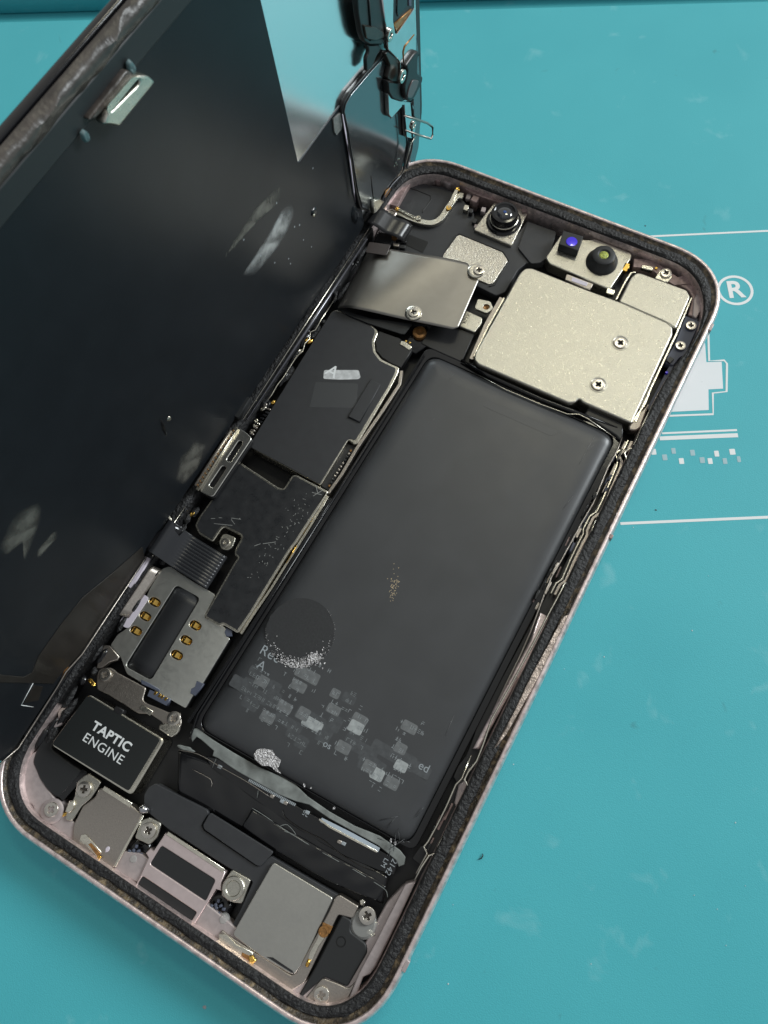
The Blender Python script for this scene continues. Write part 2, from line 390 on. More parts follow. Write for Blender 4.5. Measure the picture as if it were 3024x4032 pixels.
plate('printed_emblem', q('2', [(1440, 1040), (1488, 1040), (1495, 1142), (1578, 1140), (1586, 1286), (1506, 1290), (1508, 1402), (1250, 1415), (1250, 1180)], .02), 0, .03,
      mat('pale_grey_print', (.74, .78, .80), .6), mt, bevel=0)
for P in ([(1505, 960), (1510, 1135), (1592, 1132), (1607, 1150), (1605, 1302), (1530, 1310), (1532, 1425), (1240, 1436)],):
    stroke('printed_outline', [tuple(p) for p in q('2', P, .02)], .4, 0, .032, WHT, mt)
cR = q1('O', 1588, 627, 0)
a_ = math.atan2(*(Vector(q1('O', 1640, 624, 0)) - Vector(cR)).yx)
circ = lambda r, c=cR, n=48: [(c[0] + r * math.cos(2 * math.pi * k / n), c[1] + r * math.sin(2 * math.pi * k / n)) for k in range(n)]
Rr = (Vector(q1('O', 1627, 625, 0)) - Vector(cR)).length
plate('printed_circle', [circ(Rr), circ(Rr - .55)], 0, .03, WHT, mt, bevel=0)
text('printed_letter', 'R', cR[0], cR[1], .02, Rr * 1.55, WHT, mt, rot=a_, bold=.14)
PALE = mat('pale_worn_print', (.34, .50, .54), .6)
for i, (x, wd, dy, M_) in enumerate(((1412, 14, 2, WHT), (1436, 14, 14, PALE), (1455, 12, 0, PALE), (1472, 14, 22, WHT), (1496, 13, 4, PALE), (1517, 14, 20, PALE), (1534, 13, 22, WHT), (1548, 13, 6, WHT), (1566, 12, 22, PALE), (1582, 16, 2, WHT), (1596, 10, 18, PALE))):
    c = q1('O', x, 974 + dy, 0); box('printed_mark', c[0], c[1], 0, .03, wd * .062, 1.15, M_, mt, rot=a_, bevel=0, r=.15)
# specks
random.seed(77); du = []
for i in range(70):
    x, y = random.uniform(72, 150), random.uniform(-30, 190)
    n = random.randint(4, 6); s_ = random.uniform(.05, .16); du.append(plate_me([[(x + s_ * random.uniform(.5, 1) * math.cos(6.283 * k / n), y + s_ * random.uniform(.5, 1) * math.sin(6.283 * k / n)) for k in range(n)]], 0.002, .06, .01))
multi('dust', du, mat('lint', (.55, .62, .62), .8), None, kind='stuff')
spk = [('2', 1162, 400, .16), ('8', 1078, 645, .16), ('B', 985, 950, .0), ('B', 1082, 155, .0), ('9', 476, 135, .25), ('6', 517, 1105, .3)]
for k, x, y, r in spk:
    if r:
        c = q1(k, x, y, 0); blob('dust_speck', c[0], c[1], 0, r, r * .8, .12, BLK if k in '28' else GRYT, mt, seed=x)
tube('dark_hair', [(*q1('B', 996, 930, 0), .15), (*q1('B', 997, 945, 0), .2), (*q1('B', 987, 962, 0), .2), (*q1('B', 968, 968, 0), .15)], .09, BLK, None, n=5,
     label='tiny curled black hair lying on the teal mat right of the phone', cat='hair')

# ================================================================== PHONE BODY
PH = thing('smartphone', 'opened rose gold smartphone body showing battery, boards and metal shields', 'smartphone', (35.7, 73.3, 0))
ring('frame', [(2.2, 1.4), (2.0, .25), (.9, .3), (.25, 1.3), (0, 2.4), (0, 5.7), (.12, 6.5), (.4, 7.05), (.62, 7.2), (.92, 7.2), (1.08, 7.05), (1.12, 6.3), (3.55, 6.3), (3.6, 6.2), (3.6, 1.3)], PINK, PH)
ring('frame_lip', [(1.13, 6.35), (1.1, 6.98), (1.35, 6.8), (1.6, 6.62), (1.9, 6.55), (2.1, 6.35)], GRIME, PH, jit=.16, js=1.1)
ring('gasket', [(1.72, 6.3), (1.8, 6.6), (2.0, 6.72), (2.2, 6.8), (2.6, 6.8), (3.0, 6.8), (3.2, 6.78), (3.45, 6.6), (3.55, 6.3)], GASK, PH, jit=.45, js=2.4, label='rough black foam seal around the rim')
plate('back_plate', [tuple(p[:2]) for p in ring_loop(3.6, 0, side=4)], 1.2, 1.7, FLOOR, PH, bevel=0)
# antenna breaks in the rim (slightly different pink) at right
for (k, x, y) in (('B', 478, 1650), ('2', 1515, 960), ('8', 815, 825)):
    c = q1(k, x, y, 6.6); box('antenna_band', 71.22, c[1], 1.6, 7.23, .66, 1.6 if k != '8' else .8, PINKD if k == '8' else PINKM, PH, bevel=.1)

# inner ledges (rose aluminium) bottom and bottom right
led = q('5', [(330, 640), (250, 660), (150, 760), (112, 850), (118, 930), (160, 1000), (240, 1055), (245, 1140), (330, 1240), (520, 1330), (800, 1520)], 4.6) \
    + q('6', [(260, 520), (450, 700), (620, 820), (900, 1040), (1010, 1110), (1070, 1150), (1100, 1145), (1225, 1100)], 4.6) \
    + q('B', [(215, 1740), (290, 1690), (430, 1400), (560, 1110), (480, 1135), (370, 1250)], 4.6) + q('6', [(1260, 900), (1000, 980), (600, 640), (400, 480), (200, 330)], 4.6) + q('5', [(840, 1380), (500, 1150), (330, 900)], 4.6)
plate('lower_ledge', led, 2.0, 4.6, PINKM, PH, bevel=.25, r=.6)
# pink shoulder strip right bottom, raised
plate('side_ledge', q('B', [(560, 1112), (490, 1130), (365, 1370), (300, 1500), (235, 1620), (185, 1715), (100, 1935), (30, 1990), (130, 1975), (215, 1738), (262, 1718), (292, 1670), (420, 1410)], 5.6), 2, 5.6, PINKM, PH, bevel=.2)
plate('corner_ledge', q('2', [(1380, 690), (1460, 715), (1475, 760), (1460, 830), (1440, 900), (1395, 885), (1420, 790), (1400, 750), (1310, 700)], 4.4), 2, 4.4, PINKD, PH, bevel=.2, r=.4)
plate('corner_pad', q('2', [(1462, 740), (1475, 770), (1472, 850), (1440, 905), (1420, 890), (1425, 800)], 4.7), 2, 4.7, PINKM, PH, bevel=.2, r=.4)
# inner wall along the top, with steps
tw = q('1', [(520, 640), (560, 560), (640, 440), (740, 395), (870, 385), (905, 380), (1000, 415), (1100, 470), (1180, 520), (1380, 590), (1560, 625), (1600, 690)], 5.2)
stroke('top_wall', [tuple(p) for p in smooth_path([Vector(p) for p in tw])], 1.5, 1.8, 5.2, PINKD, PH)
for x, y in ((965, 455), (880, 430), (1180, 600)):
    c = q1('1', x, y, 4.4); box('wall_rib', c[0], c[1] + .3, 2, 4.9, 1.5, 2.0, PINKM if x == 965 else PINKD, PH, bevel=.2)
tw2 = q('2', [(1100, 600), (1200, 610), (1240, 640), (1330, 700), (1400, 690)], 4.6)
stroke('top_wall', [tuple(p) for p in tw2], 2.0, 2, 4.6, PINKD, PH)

# wavy bright inner rim along the right
rp = q('8', [(1055, 0), (1000, 120), (962, 210), (935, 268), (905, 275), (882, 300), (898, 335), (890, 375), (850, 470), (800, 590), (765, 660), (722, 690), (682, 770), (682, 800), (655, 850), (600, 965), (550, 1085), (512, 1112), (480, 1175), (430, 1265), (350, 1420), (200, 1700), (60, 1950)], 6.1) \
   + q('B', [(1000, 230), (960, 330), (905, 400), (880, 450), (905, 490), (890, 540), (800, 720), (720, 860), (690, 930), (650, 945), (600, 1020), (555, 1110)], 6.1)
tube('inner_rim', [(x - .12, y, 6.45) for x, y in rp], .17, TIN, PH, n=6)
rp2 = q('8', [(870, 190), (840, 270), (780, 380), (730, 500), (690, 600), (620, 720), (560, 830), (500, 940), (430, 1060), (380, 1180), (300, 1400), (230, 1560), (150, 1720), (0, 2030)], 5.2)
tube('battery_tray_edge', [(x, y, 5.0) for x, y in rp2], .14, NICKD, PH, n=6)
rp3 = q('B', [(920, 290), (860, 440), (820, 480), (760, 620), (700, 740), (640, 850), (612, 885), (635, 930), (560, 1060)], 5.6)
tube('inner_rim', [(x, y, 5.8) for x, y in rp3], .16, TIN, PH, n=6)
stroke('side_rail', [(x - .7, y) for x, y in rp[2:19]], .45, 3.5, 5.0, NICKD, PH)
stroke('side_rail', [(x - 1.35, y) for x, y in rp[2:19]], .22, 3.5, 4.8, TIN, PH)
stroke('side_trench', [(x - 1.0, y) for x, y in rp[2:-1]], 1.6, 2.6, 3.6, BLK, PH)
# pink dished floor pieces between rim and battery
plate('side_channel', q('8', [(400, 1300), (420, 1330), (60, 1990), (-20, 2130), (-60, 2130), (300, 1450), (360, 1280)], 5.4), 2, 5.4, PINK, PH, bevel=.3)
plate('side_channel', q('B', [(885, 450), (900, 500), (830, 640), (810, 600), (840, 480)], 4.4), 2, 4.4, PINKM, PH, bevel=.2)
# gold-worn ledge right of the gasket, lower half
plate('worn_ledge', q('8', [(540, 1290), (500, 1310), (300, 1680), (180, 1930), (70, 2130), (95, 2110), (150, 2040), (330, 1720), (560, 1300)], 7.1) , 6.3, 7.12, mat('worn_gold_ledge', (.46, .38, .33), .4, .7, .6, 30, .5, 14, bdist=.03), PH, bevel=.15)
# small flex and connector clutter in the side slot
random.seed(11)
for i in range(46):
    t = random.random(); 
    a = Vector(q1('8', 900 - 560 * t, 230 + 1010 * t, 5)); a += Vector((random.uniform(-.9, .7), 0))
    M_ = random.choice([BLKG, BLKG, BLKG, BLK, NICKD, PINKD, BLUEG])
    box('side_key_component', a.x, a.y, 3.0, random.uniform(4.2, 5.3), random.uniform(.2, .45), random.uniform(.8, 3.2), M_, PH, rot=random.uniform(-.08, .08), bevel=.08)
for i in range(14):
    t = random.random(); a = Vector(q('B', [(850 - 220 * t, 500 + 400 * t)], 4.6)[0])
    box('side_key_component', a.x + random.uniform(-.5, .3), a.y, 2.6, random.uniform(3.8, 4.9), random.uniform(.25, .5), random.uniform(1, 3), random.choice([BLKG, BLK, PINKD]), PH, bevel=.08)

# ------------------------------------------------------------------ battery
BZ = 5.0
bp = q('O', [(928, 757), (1338, 938)], BZ) + q('7', [(1372, 1575), (92, 848)], BZ)
bp = [bp[0], bp[1], bp[2], bp[3]]
bat = cushion('battery', bp, 3.0, [(0, 1.8), (0, 3.1), (.12, 3.7), (.45, 4.25), (.95, 4.62), (1.6, 4.86), (2.5, 5.0), (3.4, 5.06), (4.2, 5.08)], BATT, PH)
tray = rnd([(bp[0][0] - 1.1, bp[0][1] + 1.0), (bp[1][0] + 1.0, bp[1][1] + .6), (bp[2][0] + .9, bp[2][1]), (bp[3][0] - 1.1, bp[3][1])], 1.5)
plate('battery_tray', [tray, offset_poly(rnd(bp, 2.6, 8), .25)], 1.8, 4.2, BLKG, PH, bevel=.15)
tube('battery_tray_edge', [(bp[0][0] - .6, bp[0][1] - 1, 4.6), (bp[3][0] - .6, bp[3][1] + 2, 4.6), (bp[3][0] + .4, bp[3][1] - 2, 4.4)], .22, BLKG, PH, n=6)
cD = q1('O', 648, 1366, 5.1); rD = (Vector(q1('O', 723, 1366, 5.1)) - Vector(cD)).length
plate('sticker_mark', [(cD[0] + rD * math.cos(a * math.pi / 24) * (1 + .015 * math.sin(a * 2.7)), cD[1] + rD * math.sin(a * math.pi / 24)) for a in range(48)], 5.07, 5.115, DISC, bat, bevel=.02)
random.seed(31); fk = []
def fleck(c, z, s):
    n = random.randint(4, 7); a0 = random.random() * 6
    return plate_me([[(c[0] + s * random.uniform(.5, 1) * math.cos(a0 + 6.283 * k / n), c[1] + s * random.uniform(.5, 1) * math.sin(a0 + 6.283 * k / n)) for k in range(n)]], z, z + random.uniform(.03, .08), .01)
for i in range(420):
    a = random.choice((random.gauss(-62, 20), random.gauss(-50, 34), random.gauss(-85, 30))); dd = abs(random.gauss(0, .11)) if random.random() < .75 else random.uniform(-.04, .3)
    a = math.radians(a); rr = rD * (1.0 - dd); fk.append(fleck((cD[0] + rr * math.cos(a), cD[1] + rr * math.sin(a)), 5.09, random.uniform(.03, .16) * (1.5 if -1.35 < a < -.75 and dd < .2 else 1)))
for i in range(110):
    x, y = 810 + random.gauss(0, 24), 438 + random.gauss(0, 16); fk.append(fleck(q1('7', x, y, 5.1), 5.11, random.uniform(.1, .26)))
for i in range(70):
    a = math.radians(random.uniform(-175, 70)); rr = rD * random.gauss(1.0, .012); fk.append(fleck((cD[0] + rr * math.cos(a), cD[1] + rr * math.sin(a)), 5.09, random.uniform(.02, .07)))
multi('foil_residue', fk, FOIL, bat, kind='stuff')
c = q1('7', 530, 1035, 5.1)
plate('foil_patch', q('7', [(470, 980), (500, 975), (560, 985), (580, 1020), (612, 1045), (600, 1085), (575, 1100), (540, 1080), (500, 1080), (455, 1040), (450, 1010)], 5.2), 5.0, 5.22, FOIL, bat, bevel=.08)
plate('foil_patch', q('7', [(560, 1090), (590, 1095), (615, 1128), (580, 1110)], 5.2), 5.0, 5.2, FOIL, bat, bevel=.05)
for x, y, s in ((750, 1195, .5), (790, 1210, .35), (928, 1330, .5), (1265, 1525, .5), (1290, 1540, .6), (818, 482, .25), (860, 500, .3)):
    c = q1('7', x, y, 5.1); blob('foil_fleck', c[0], c[1], 5.02, s * .6, s * .35, .12, FOIL, bat, seed=x, rot=x)
plate('label_band', q('2', [(300, 1352), (690, 1520), (650, 1545), (280, 1382)], 5.1), 5.07, 5.10, BATT2, bat, bevel=.01, r=.5)
# battery scratches, faint
SCR = mat('film_scratch', (.16, .16, .16), .35, .2)
for k, P in (('8', [(700, 185), (655, 260), (620, 330), (600, 360)]), ('7', [(1640, 780), (1610, 850), (1590, 900)]), ('8', [(560, 560), (500, 640)]), ('2', [(120, 1205), (95, 1240)]), ('2', [(15, 1450), (0, 1465)]), ('8', [(690, 240), (640, 290)])):
    tube('scratch', [(*p, 5.09) for p in q(k, P, 5.09)], .035, SCR, bat, n=4)
for i in range(9):
    a = Vector(q1('7', random.uniform(1180, 1420), random.uniform(1380, 1540), 5.1)); d = Vector((random.uniform(-1, 1), random.uniform(-1, 1))).normalized() * random.uniform(.5, 1.8)
    tube('wrinkle', [(*a, 5.02), (*(a + d), 5.06), (*(a + d * 1.9), 5.02)], .07, BATT, bat, n=5)
# golden glint on the battery film, painted as small gilt flecks
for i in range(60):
    c = q1('O', 850 + random.gauss(0, 6), 1270 + random.gauss(0, 18), 5.1); blob('glint_fleck', c[0], c[1], 5.078, .07, .1, .02, mat('gilt_glint', (.75, .60, .38), .3, .8) if i == 0 else bpy.data.materials['gilt_glint'], bat, seed=i, n=6, rings=1)
# writing on the battery that can be read, and unreadable worn print
c = q1('7', 545, 415, 5.1); text('printed_text', 'Rec', c[0] + .1, c[1], 5.1, 2.3, GRYT, bat, space=1.1)
c = q1('7', 500, 478, 5.1); text('printed_text', 'A', c[0], c[1] - .2, 5.1, 2.1, GRYT, bat)
c = q1('7', 888, 955, 5.1); text('printed_text', 'os', c[0], c[1], 5.1, 1.5, GRYT, bat)
c = q1('7', 1462, 1088, 5.1); text('printed_text', 'ed', c[0], c[1], 5.1, 1.8, GRYT, bat)
random.seed(5)
marks = []
c0 = Vector(q1('7', 300, 560, 5.1)); c1 = Vector(q1('7', 1400, 1130, 5.1))
MOSA = [(430, 520, 60, 1), (470, 575, 60, 2), (390, 615, 60, 1), (540, 615, 60, 1), (700, 540, 140, 2), (680, 605, 75, 2), (600, 730, 70, 2), (500, 790, 65, 2), (745, 830, 110, 3), (655, 885, 50, 1),
        (710, 940, 50, 1), (895, 745, 60, 2), (1045, 805, 70, 2), (1025, 850, 65, 3), (1020, 905, 60, 1), (950, 970, 65, 2), (1340, 850, 70, 2), (1110, 1085, 50, 2), (1160, 1130, 50, 3), (1300, 975, 45, 2), (1300, 1080, 50, 3),
        (1240, 1180, 60, 2), (920, 650, 30, 2), (720, 770, 50, 2), (985, 680, 60, 1), (400, 660, 140, 1), (520, 660, 90, 1), (830, 910, 60, 1)]
SPOTS = [(Vector(q1('7', x + wd / 2, y, 5.1)), wd * .0135 + .5, lv) for (x, y, wd, lv) in MOSA]
pr_b = []
for ln in range(15):
    yy = 47.6 - ln * 1.32; x = 28.5
    while x < 63:
        x += .62 if random.random() < .84 else 1.25
        p = Vector((x, yy)); d = min((p - c).length / r for c, r, l in SPOTS); lv = min(SPOTS, key=lambda k: (p - k[0]).length / k[1])[2]
        if d > 1.6 or (d > .9 and random.random() < .6) or random.random() < .2 or (p - Vector(cD)).length < rD + .4 or p.y < 28.5: continue
        h = .62 if lv < 3 else .75; tgt = pr_b if lv >= 2 else marks
        for s_ in range(random.choice((2, 3, 3))):
            if random.random() < .55: bx_ = random.choice((-.2, 0, .18)); R_ = (bx_ - .045, -h / 2, bx_ + .045, random.choice((h / 2, h / 2, .1)))
            else: by_ = random.choice((-h / 2 + .04, 0, h / 2 - .04)); R_ = (-.22, by_ - .04, .22, by_ + .04)
            zz = 5.112 + .0012 * s_
            tgt.append(plate_me([[(x + R_[0], yy + R_[1]), (x + R_[2], yy + R_[1]), (x + R_[2], yy + R_[3]), (x + R_[0], yy + R_[3])]], 5.085, zz, 0))
RUB = [mat('rubbed_ink_%s' % n_, c_, .5, 0, .2, 90, .2, 12) for n_, c_ in (('dark', (.062, .066, .070)), ('mid', (.135, .142, .145)), ('pale', (.33, .35, .35)))]
for (c, r, lv) in SPOTS:
    x0, y0_ = c.x, c.y; hw = r * .9; hh = random.uniform(.7, 1.1) * (1 if lv < 3 else .9)
    ang = .0; P_ = [(x0 - hw, y0_ - hh), (x0 + hw, y0_ - hh * .9), (x0 + hw * .95, y0_ + hh), (x0 - hw * .95, y0_ + hh * .95)]
    plate('rubbed_ink', P_, 5.07, 5.086 + .0015 * random.random(), RUB[min(2, lv - 1)], bat, bevel=.003, r=.35)
for i in range(16):
    x0, y0_ = q1('7', 330 + 72 * i + random.uniform(-60, 60), 600 + 33 * i + random.uniform(-60, 90), 5.1)
    hw, hh = random.uniform(1, 2.6), random.uniform(.7, 1.3)
    plate('rubbed_ink', [(x0 - hw, y0_ - hh), (x0 + hw, y0_ - hh), (x0 + hw, y0_ + hh), (x0 - hw, y0_ + hh)], 5.068, 5.0835 + .0001 * i, RUB[0], bat, bevel=.003, r=.4)
multi('worn_print', pr_b, mat('pale_grey_print_small', (.24, .26, .27), .6), bat, kind='stuff')
multi('worn_print', marks, mat('worn_grey_print', (.17, .185, .19), .6), bat, kind='stuff')

# strips, films and board below the battery
plate('pull_tab', q('7', [(72, 880), (95, 858), (125, 850), (150, 880), (210, 925), (330, 1000), (480, 1085), (620, 1145), (700, 1190), (770, 1260), (900, 1350), (1050, 1435), (1200, 1495), (1320, 1580), (1352, 1620), (1345, 1665), (1312, 1680), (1296, 1640), (1190, 1552), (900, 1392), (780, 1310), (700, 1290), (600, 1250), (350, 1110), (240, 1035), (205, 1020), (213, 990), (140, 925), (112, 905), (85, 938)], 4.0), 3.7, 4.0, PULL, PH, bevel=.12)
plate('battery_board', q('7', [(160, 1020), (240, 1035), (480, 1170), (720, 1325), (900, 1425), (1180, 1570), (1310, 1640), (1285, 1730), (1190, 1700), (1000, 1620), (750, 1480), (470, 1290), (200, 1090)], 3.8), 2.4, 3.8, BLKG, PH, bevel=.12)
stroke('solder_strip', q('7', [(840, 1395), (900, 1440), (1060, 1525), (1185, 1590)], 3.85), .32, 3.8, 3.95, TIN, PH)
stroke('board_label', q('7', [(850, 1400), (1020, 1485), (1195, 1580)], 3.9), .7, 3.78, 3.86, mat('pale_blue_label', (.40, .46, .52), .5), PH)
for i in range(30):
    t = i / 29; c = q1('7', 425 + 270 * t, 1165 + 145 * t, 3.85); box('solder_pad', c[0], c[1], 3.78, 3.9, .18, .42, GRYT, PH, bevel=0)
for i, (x, y) in enumerate(((250, 1085), (620, 1290), (770, 1355), (960, 1530), (985, 1540), (560, 1260), (640, 1300))):
    c = q1('7', x, y, 3.85); box('chip_component', c[0], c[1], 3.8, 4.05, .7, .5, random.choice([NICKD, GRYT, BLK]), PH, rot=.1)
c = q1('7', 1262, 1668, 3.85)
text('board_print', 'P2142', *q1('7', 1272, 1668, 3.85), 3.84, 1.25, GRYT, PH, rot=math.pi / 2 * .98 + math.pi)
text('board_print', 'LM', *q1('7', 1228, 1655, 3.85), 3.84, 1.1, GRYT, PH, rot=math.pi / 2 * .98 + math.pi)
text('board_print', '35', *q1('7', 760, 1360, 3.85), 3.84, 1.1, GRYT, PH, rot=math.pi)
# glossy films, folded
def film(k, top, bot, z, amp, material, name='film', seed=0):
    amp *= .75; patch(name, q(k, top, z), q(k, bot, z), lambda s, t: z + amp * noise.noise(Vector((s * 9 + seed, t * 1.5, seed))) + .5 * amp * math.sin(t * 3.1), material, PH, nu=60, nv=10, th=.06)
film('7', [(5, 985), (200, 1060), (470, 1230), (750, 1400), (1000, 1580), (1250, 1735)], [(0, 1240), (180, 1340), (450, 1500), (700, 1650), (1000, 1800), (1220, 1900)], 3.6, .3, BLKG, 'adhesive_film', 3)
film('7', [(440, 1335), (600, 1430), (900, 1600), (1180, 1750), (1240, 1800)], [(380, 1440), (560, 1570), (880, 1760), (1120, 1860), (1180, 1880)], 4.1, .22, BLKG, 'pull_tab_sleeve', 8)
for P, M_ in (([(440, 1330), (520, 1380), (650, 1470), (850, 1590), (1050, 1700), (1180, 1780), (1235, 1820), (1245, 1860)], PULL), ([(85, 1100), (180, 1150), (200, 1175), (198, 1205)], NICKD), ([(600, 1440), (650, 1430), (700, 1490), (640, 1470), (600, 1470)], PULL),
               ([(620, 1340), (640, 1390), (740, 1460), (860, 1520), (960, 1600), (1100, 1680), (1250, 1720)], BROWNF), ([(0, 985), (120, 1010), (260, 1090), (420, 1180), (540, 1260)], NICKD)):
    tube('film_edge', [(x, y, 4.15) for x, y in [tuple(p) for p in smooth_path([Vector(v) for v in q('7', P, 4.3)])]], .055, M_, PH, n=5)
for P in ([(228, 1035), (205, 1090)], [(478, 1225), (470, 1270)]):
    tube('torn_fibre', [(x, y, 4.4) for x, y in q('7', P, 4.4)], .06, PULL, PH, n=4)
blob('torn_tab_end', *q1('7', 45, 975, 4.2), 4.0, 1.4, .35, .3, PULL, PH, seed=4, rot=.2)

# graphite covers below
plate('lower_cover', q('6', [(212, 40), (235, 0), (270, -20), (410, 52), (530, 112), (538, 130), (500, 190), (512, 215), (780, 396), (850, 345), (1200, 548), (1150, 640), (960, 960), (620, 760), (700, 610), (760, 475), (630, 400), (340, 215), (212, 110)], 4.4), 2, 4.4, GRAPH, PH, bevel=.12, r=.3)
plate('raised_cover', q('6', [(545, 125), (865, 325), (800, 398), (778, 394), (515, 212), (508, 190)], 4.8), 4.3, 4.8, GRAPH, PH, bevel=.12, r=.4)
# ------------------------------------------------------------------ vibration motor
tp = q('5', [(640, 238), (1200, 575), (955, 985), (362, 612)], 5.9)
vm = cushion('vibration_motor', tp, .9, [(0, 1.9), (0, 5.5), (.08, 5.78), (.3, 5.9)], TIN, PH)
plate('motor_label', rnd(q('5', [(637, 252), (1165, 572), (934, 950), (378, 608)], 5.92), .5, 4), 5.88, 5.95, mat('motor_black_label', (.012, .014, .014), .45, 0, .1, 120), vm, bevel=.02)
for s, x, y, sz, bd in (('TAPTIC', 808, 555, 2.0, .06), ('ENGINE', 748, 642, 2.0, .0)):
    c = q1('5', x, y, 5.97); text('motor_lettering', s, c[0], c[1], 5.965, sz, WHT, vm, bold=bd, space=1.08, sx=1.08 if bd else 1.06)
c = q1('5', 860, 365, 5.9); box('motor_notch', c[0], c[1], 4.5, 6.0, 1.6, .9, BLK, vm)
# black module left below the motor
plate('antenna_cover', q('5', [(420, 478), (365, 490), (262, 650), (235, 740), (262, 800), (285, 860), (330, 930), (392, 985), (440, 1002), (560, 850), (600, 805), (500, 740), (370, 640)], 4.75), 2, 4.75, BLKM, PH, bevel=.25, r=.5)
plate('lower_pad', q('5', [(260, 700), (180, 760), (165, 900), (250, 1000), (330, 960), (420, 990), (300, 850), (270, 780)], 4.3), 2, 4.3, PINKD, PH, bevel=.3, r=.8)
stroke('cover_seam', q('5', [(500, 735), (480, 790), (540, 830)], 4.65), .25, 4.5, 4.7, BLK, PH)
stroke('cable', q('5', [(612, 800), (575, 860), (500, 940), (440, 1005)], 4.8), 1.0, 4.3, 4.8, BLKG, PH)
# brackets
plate('motor_bracket', q('5', [(835, 75), (850, 88), (1060, 200), (1035, 285), (1060, 310), (1150, 345), (1225, 378), (1310, 380), (1318, 450), (1300, 520), (1250, 560), (1170, 500), (1180, 450), (1090, 390), (1000, 385), (780, 245), (740, 230)], 5.3), 4.9, 5.3, NICKD, PH, bevel=.15, r=.35)
stroke('pressed_rib', q('5', [(1020, 335), (1100, 385)], 5.4), .8, 5.2, 5.5, TIN, PH)
plate('screw_tab', q('5', [(700, 110), (720, 60), (800, 50), (850, 85), (830, 150), (770, 240), (700, 210)], 5.2), 4.7, 5.2, NICKD, PH, bevel=.15, r=.5)
plate('grounding_tab', q('5', [(1150, 470), (1190, 455), (1310, 470), (1290, 530), (1240, 560), (1150, 500)], 5.6), 5.2, 5.6, TIN, PH, bevel=.2, r=.3)
blob('gold_contact', *q1('5', 660, 155, 5.2), 4.8, .8, .4, .5, GOLD, PH, seed=2, rot=-.2)
plate('side_bracket', q('5', [(500, 340), (470, 350), (370, 480), (400, 490), (440, 470), (520, 360)], 4.8), 4, 4.8, PINKM, PH, bevel=.15)
plate('left_bracket', q('5', [(620, 830), (645, 820), (735, 880), (700, 940), (660, 1000), (590, 1060), (520, 1170), (470, 1160), (480, 1110), (540, 990), (560, 880)], 5.0), 4.4, 5.0, NICK, PH, bevel=.15, r=.4)
plate('spring_clip', q('5', [(500, 1020), (545, 1015), (530, 1080), (500, 1110), (470, 1100)], 5.4), 5.0, 5.4, TIN, PH, bevel=.15)
blob('gold_contact', *q1('5', 455, 1120, 5), 4.6, .9, .35, .4, GOLD, PH, seed=5, rot=.6)
lathe('screw_seat', [(1.9, 2), (1.9, 4.9), (1.6, 5.1), (1.2, 5.1)], *q1('5', 375, 1095, 5), PINKM, PH)
plate('connector_shield', q('5', [(745, 922), (955, 1052), (1035, 1118), (830, 1505), (795, 1505), (520, 1312), (530, 1195), (600, 1055), (690, 990), (712, 935)], 4.9), 2.5, 4.9, NICKD, PH, bevel=.22, r=.4, label='dull silver connector shield with a small spring contact')
stroke('shield_fold', q('5', [(750, 925), (950, 1052)], 5.0), .7, 4.6, 5.05, TIN, PH)
stroke('shield_fold', q('5', [(1035, 1125), (830, 1500)], 5.0), .4, 4.6, 5.0, TIN, PH)
plate('spring_contact', q('5', [(590, 1265), (625, 1262), (735, 1390), (715, 1435), (620, 1340), (570, 1325)], 5.0), 4.85, 5.05, TIN, PH, bevel=.05)
plate('spring_contact', q('5', [(640, 1335), (660, 1325), (730, 1400), (715, 1432)], 5.1), 5.0, 5.15, COPP, PH, bevel=.05)
blob('gold_contact', *q1('5', 718, 1425, 5.2), 5.1, .3, .25, .2, GOLD, PH, seed=9)
blob('solder_dot', *q1('5', 775, 1375, 5.0), 4.9, .3, .45, .12, LAV, PH, seed=1)
tube('flex_roll', [(*q1('5', 1010, 1060, 5.2), 4.8), (*q1('5', 1040, 1078, 5.2), 5.3), (*q1('5', 1075, 1100, 5.2), 4.6)], .8, mat('chrome_roll', (.5, .5, .52), .15, 1), PH)
# usb port housing (rose) with two dark windows
ph = q('6', [(322, 228), (622, 425), (600, 478), (600, 520), (575, 512), (455, 708), (300, 600), (168, 500), (235, 355), (222, 330), (245, 305), (262, 318)], 5.0)
w1 = q('6', [(300, 292), (572, 465), (522, 572), (242, 386)], 5.0); w2 = q('6', [(205, 445), (478, 628), (452, 672), (178, 490)], 5.0)
plate('port_housing', [ph, rnd(w1, .4), rnd(w2, .3)], 2.4, 5.0, mat('rose_steel', (.66, .55, .54), .38, .7, .2, 60, .06, 8), PH, bevel=.14)
plate('port_window', w1, 4.3, 4.85, BLKM, PH, bevel=.02); plate('port_window', w2, 4.3, 4.85, BLKM, PH, bevel=.02)
stroke('port_fold', q('6', [(330, 230), (615, 420)], 5.1), .55, 4.7, 5.1, TIN, PH)
plate('port_tab', q('6', [(200, 165), (240, 150), (300, 180), (280, 250), (240, 290), (165, 255)], 4.9), 4.2, 4.9, NICK, PH, bevel=.15, r=.4)
plate('port_tab', q('6', [(655, 412), (750, 465), (705, 585), (660, 580), (600, 545), (612, 480)], 4.9), 4.2, 4.9, NICK, PH, bevel=.15, r=.4)
c = q1('6', 662, 508, 5.1); lathe('washer', [(1.75, 4.7), (1.75, 5.15), (1.6, 5.3), (1.15, 5.3), (1.0, 5.12), (.0, 5.1)], *c, NICK, PH)
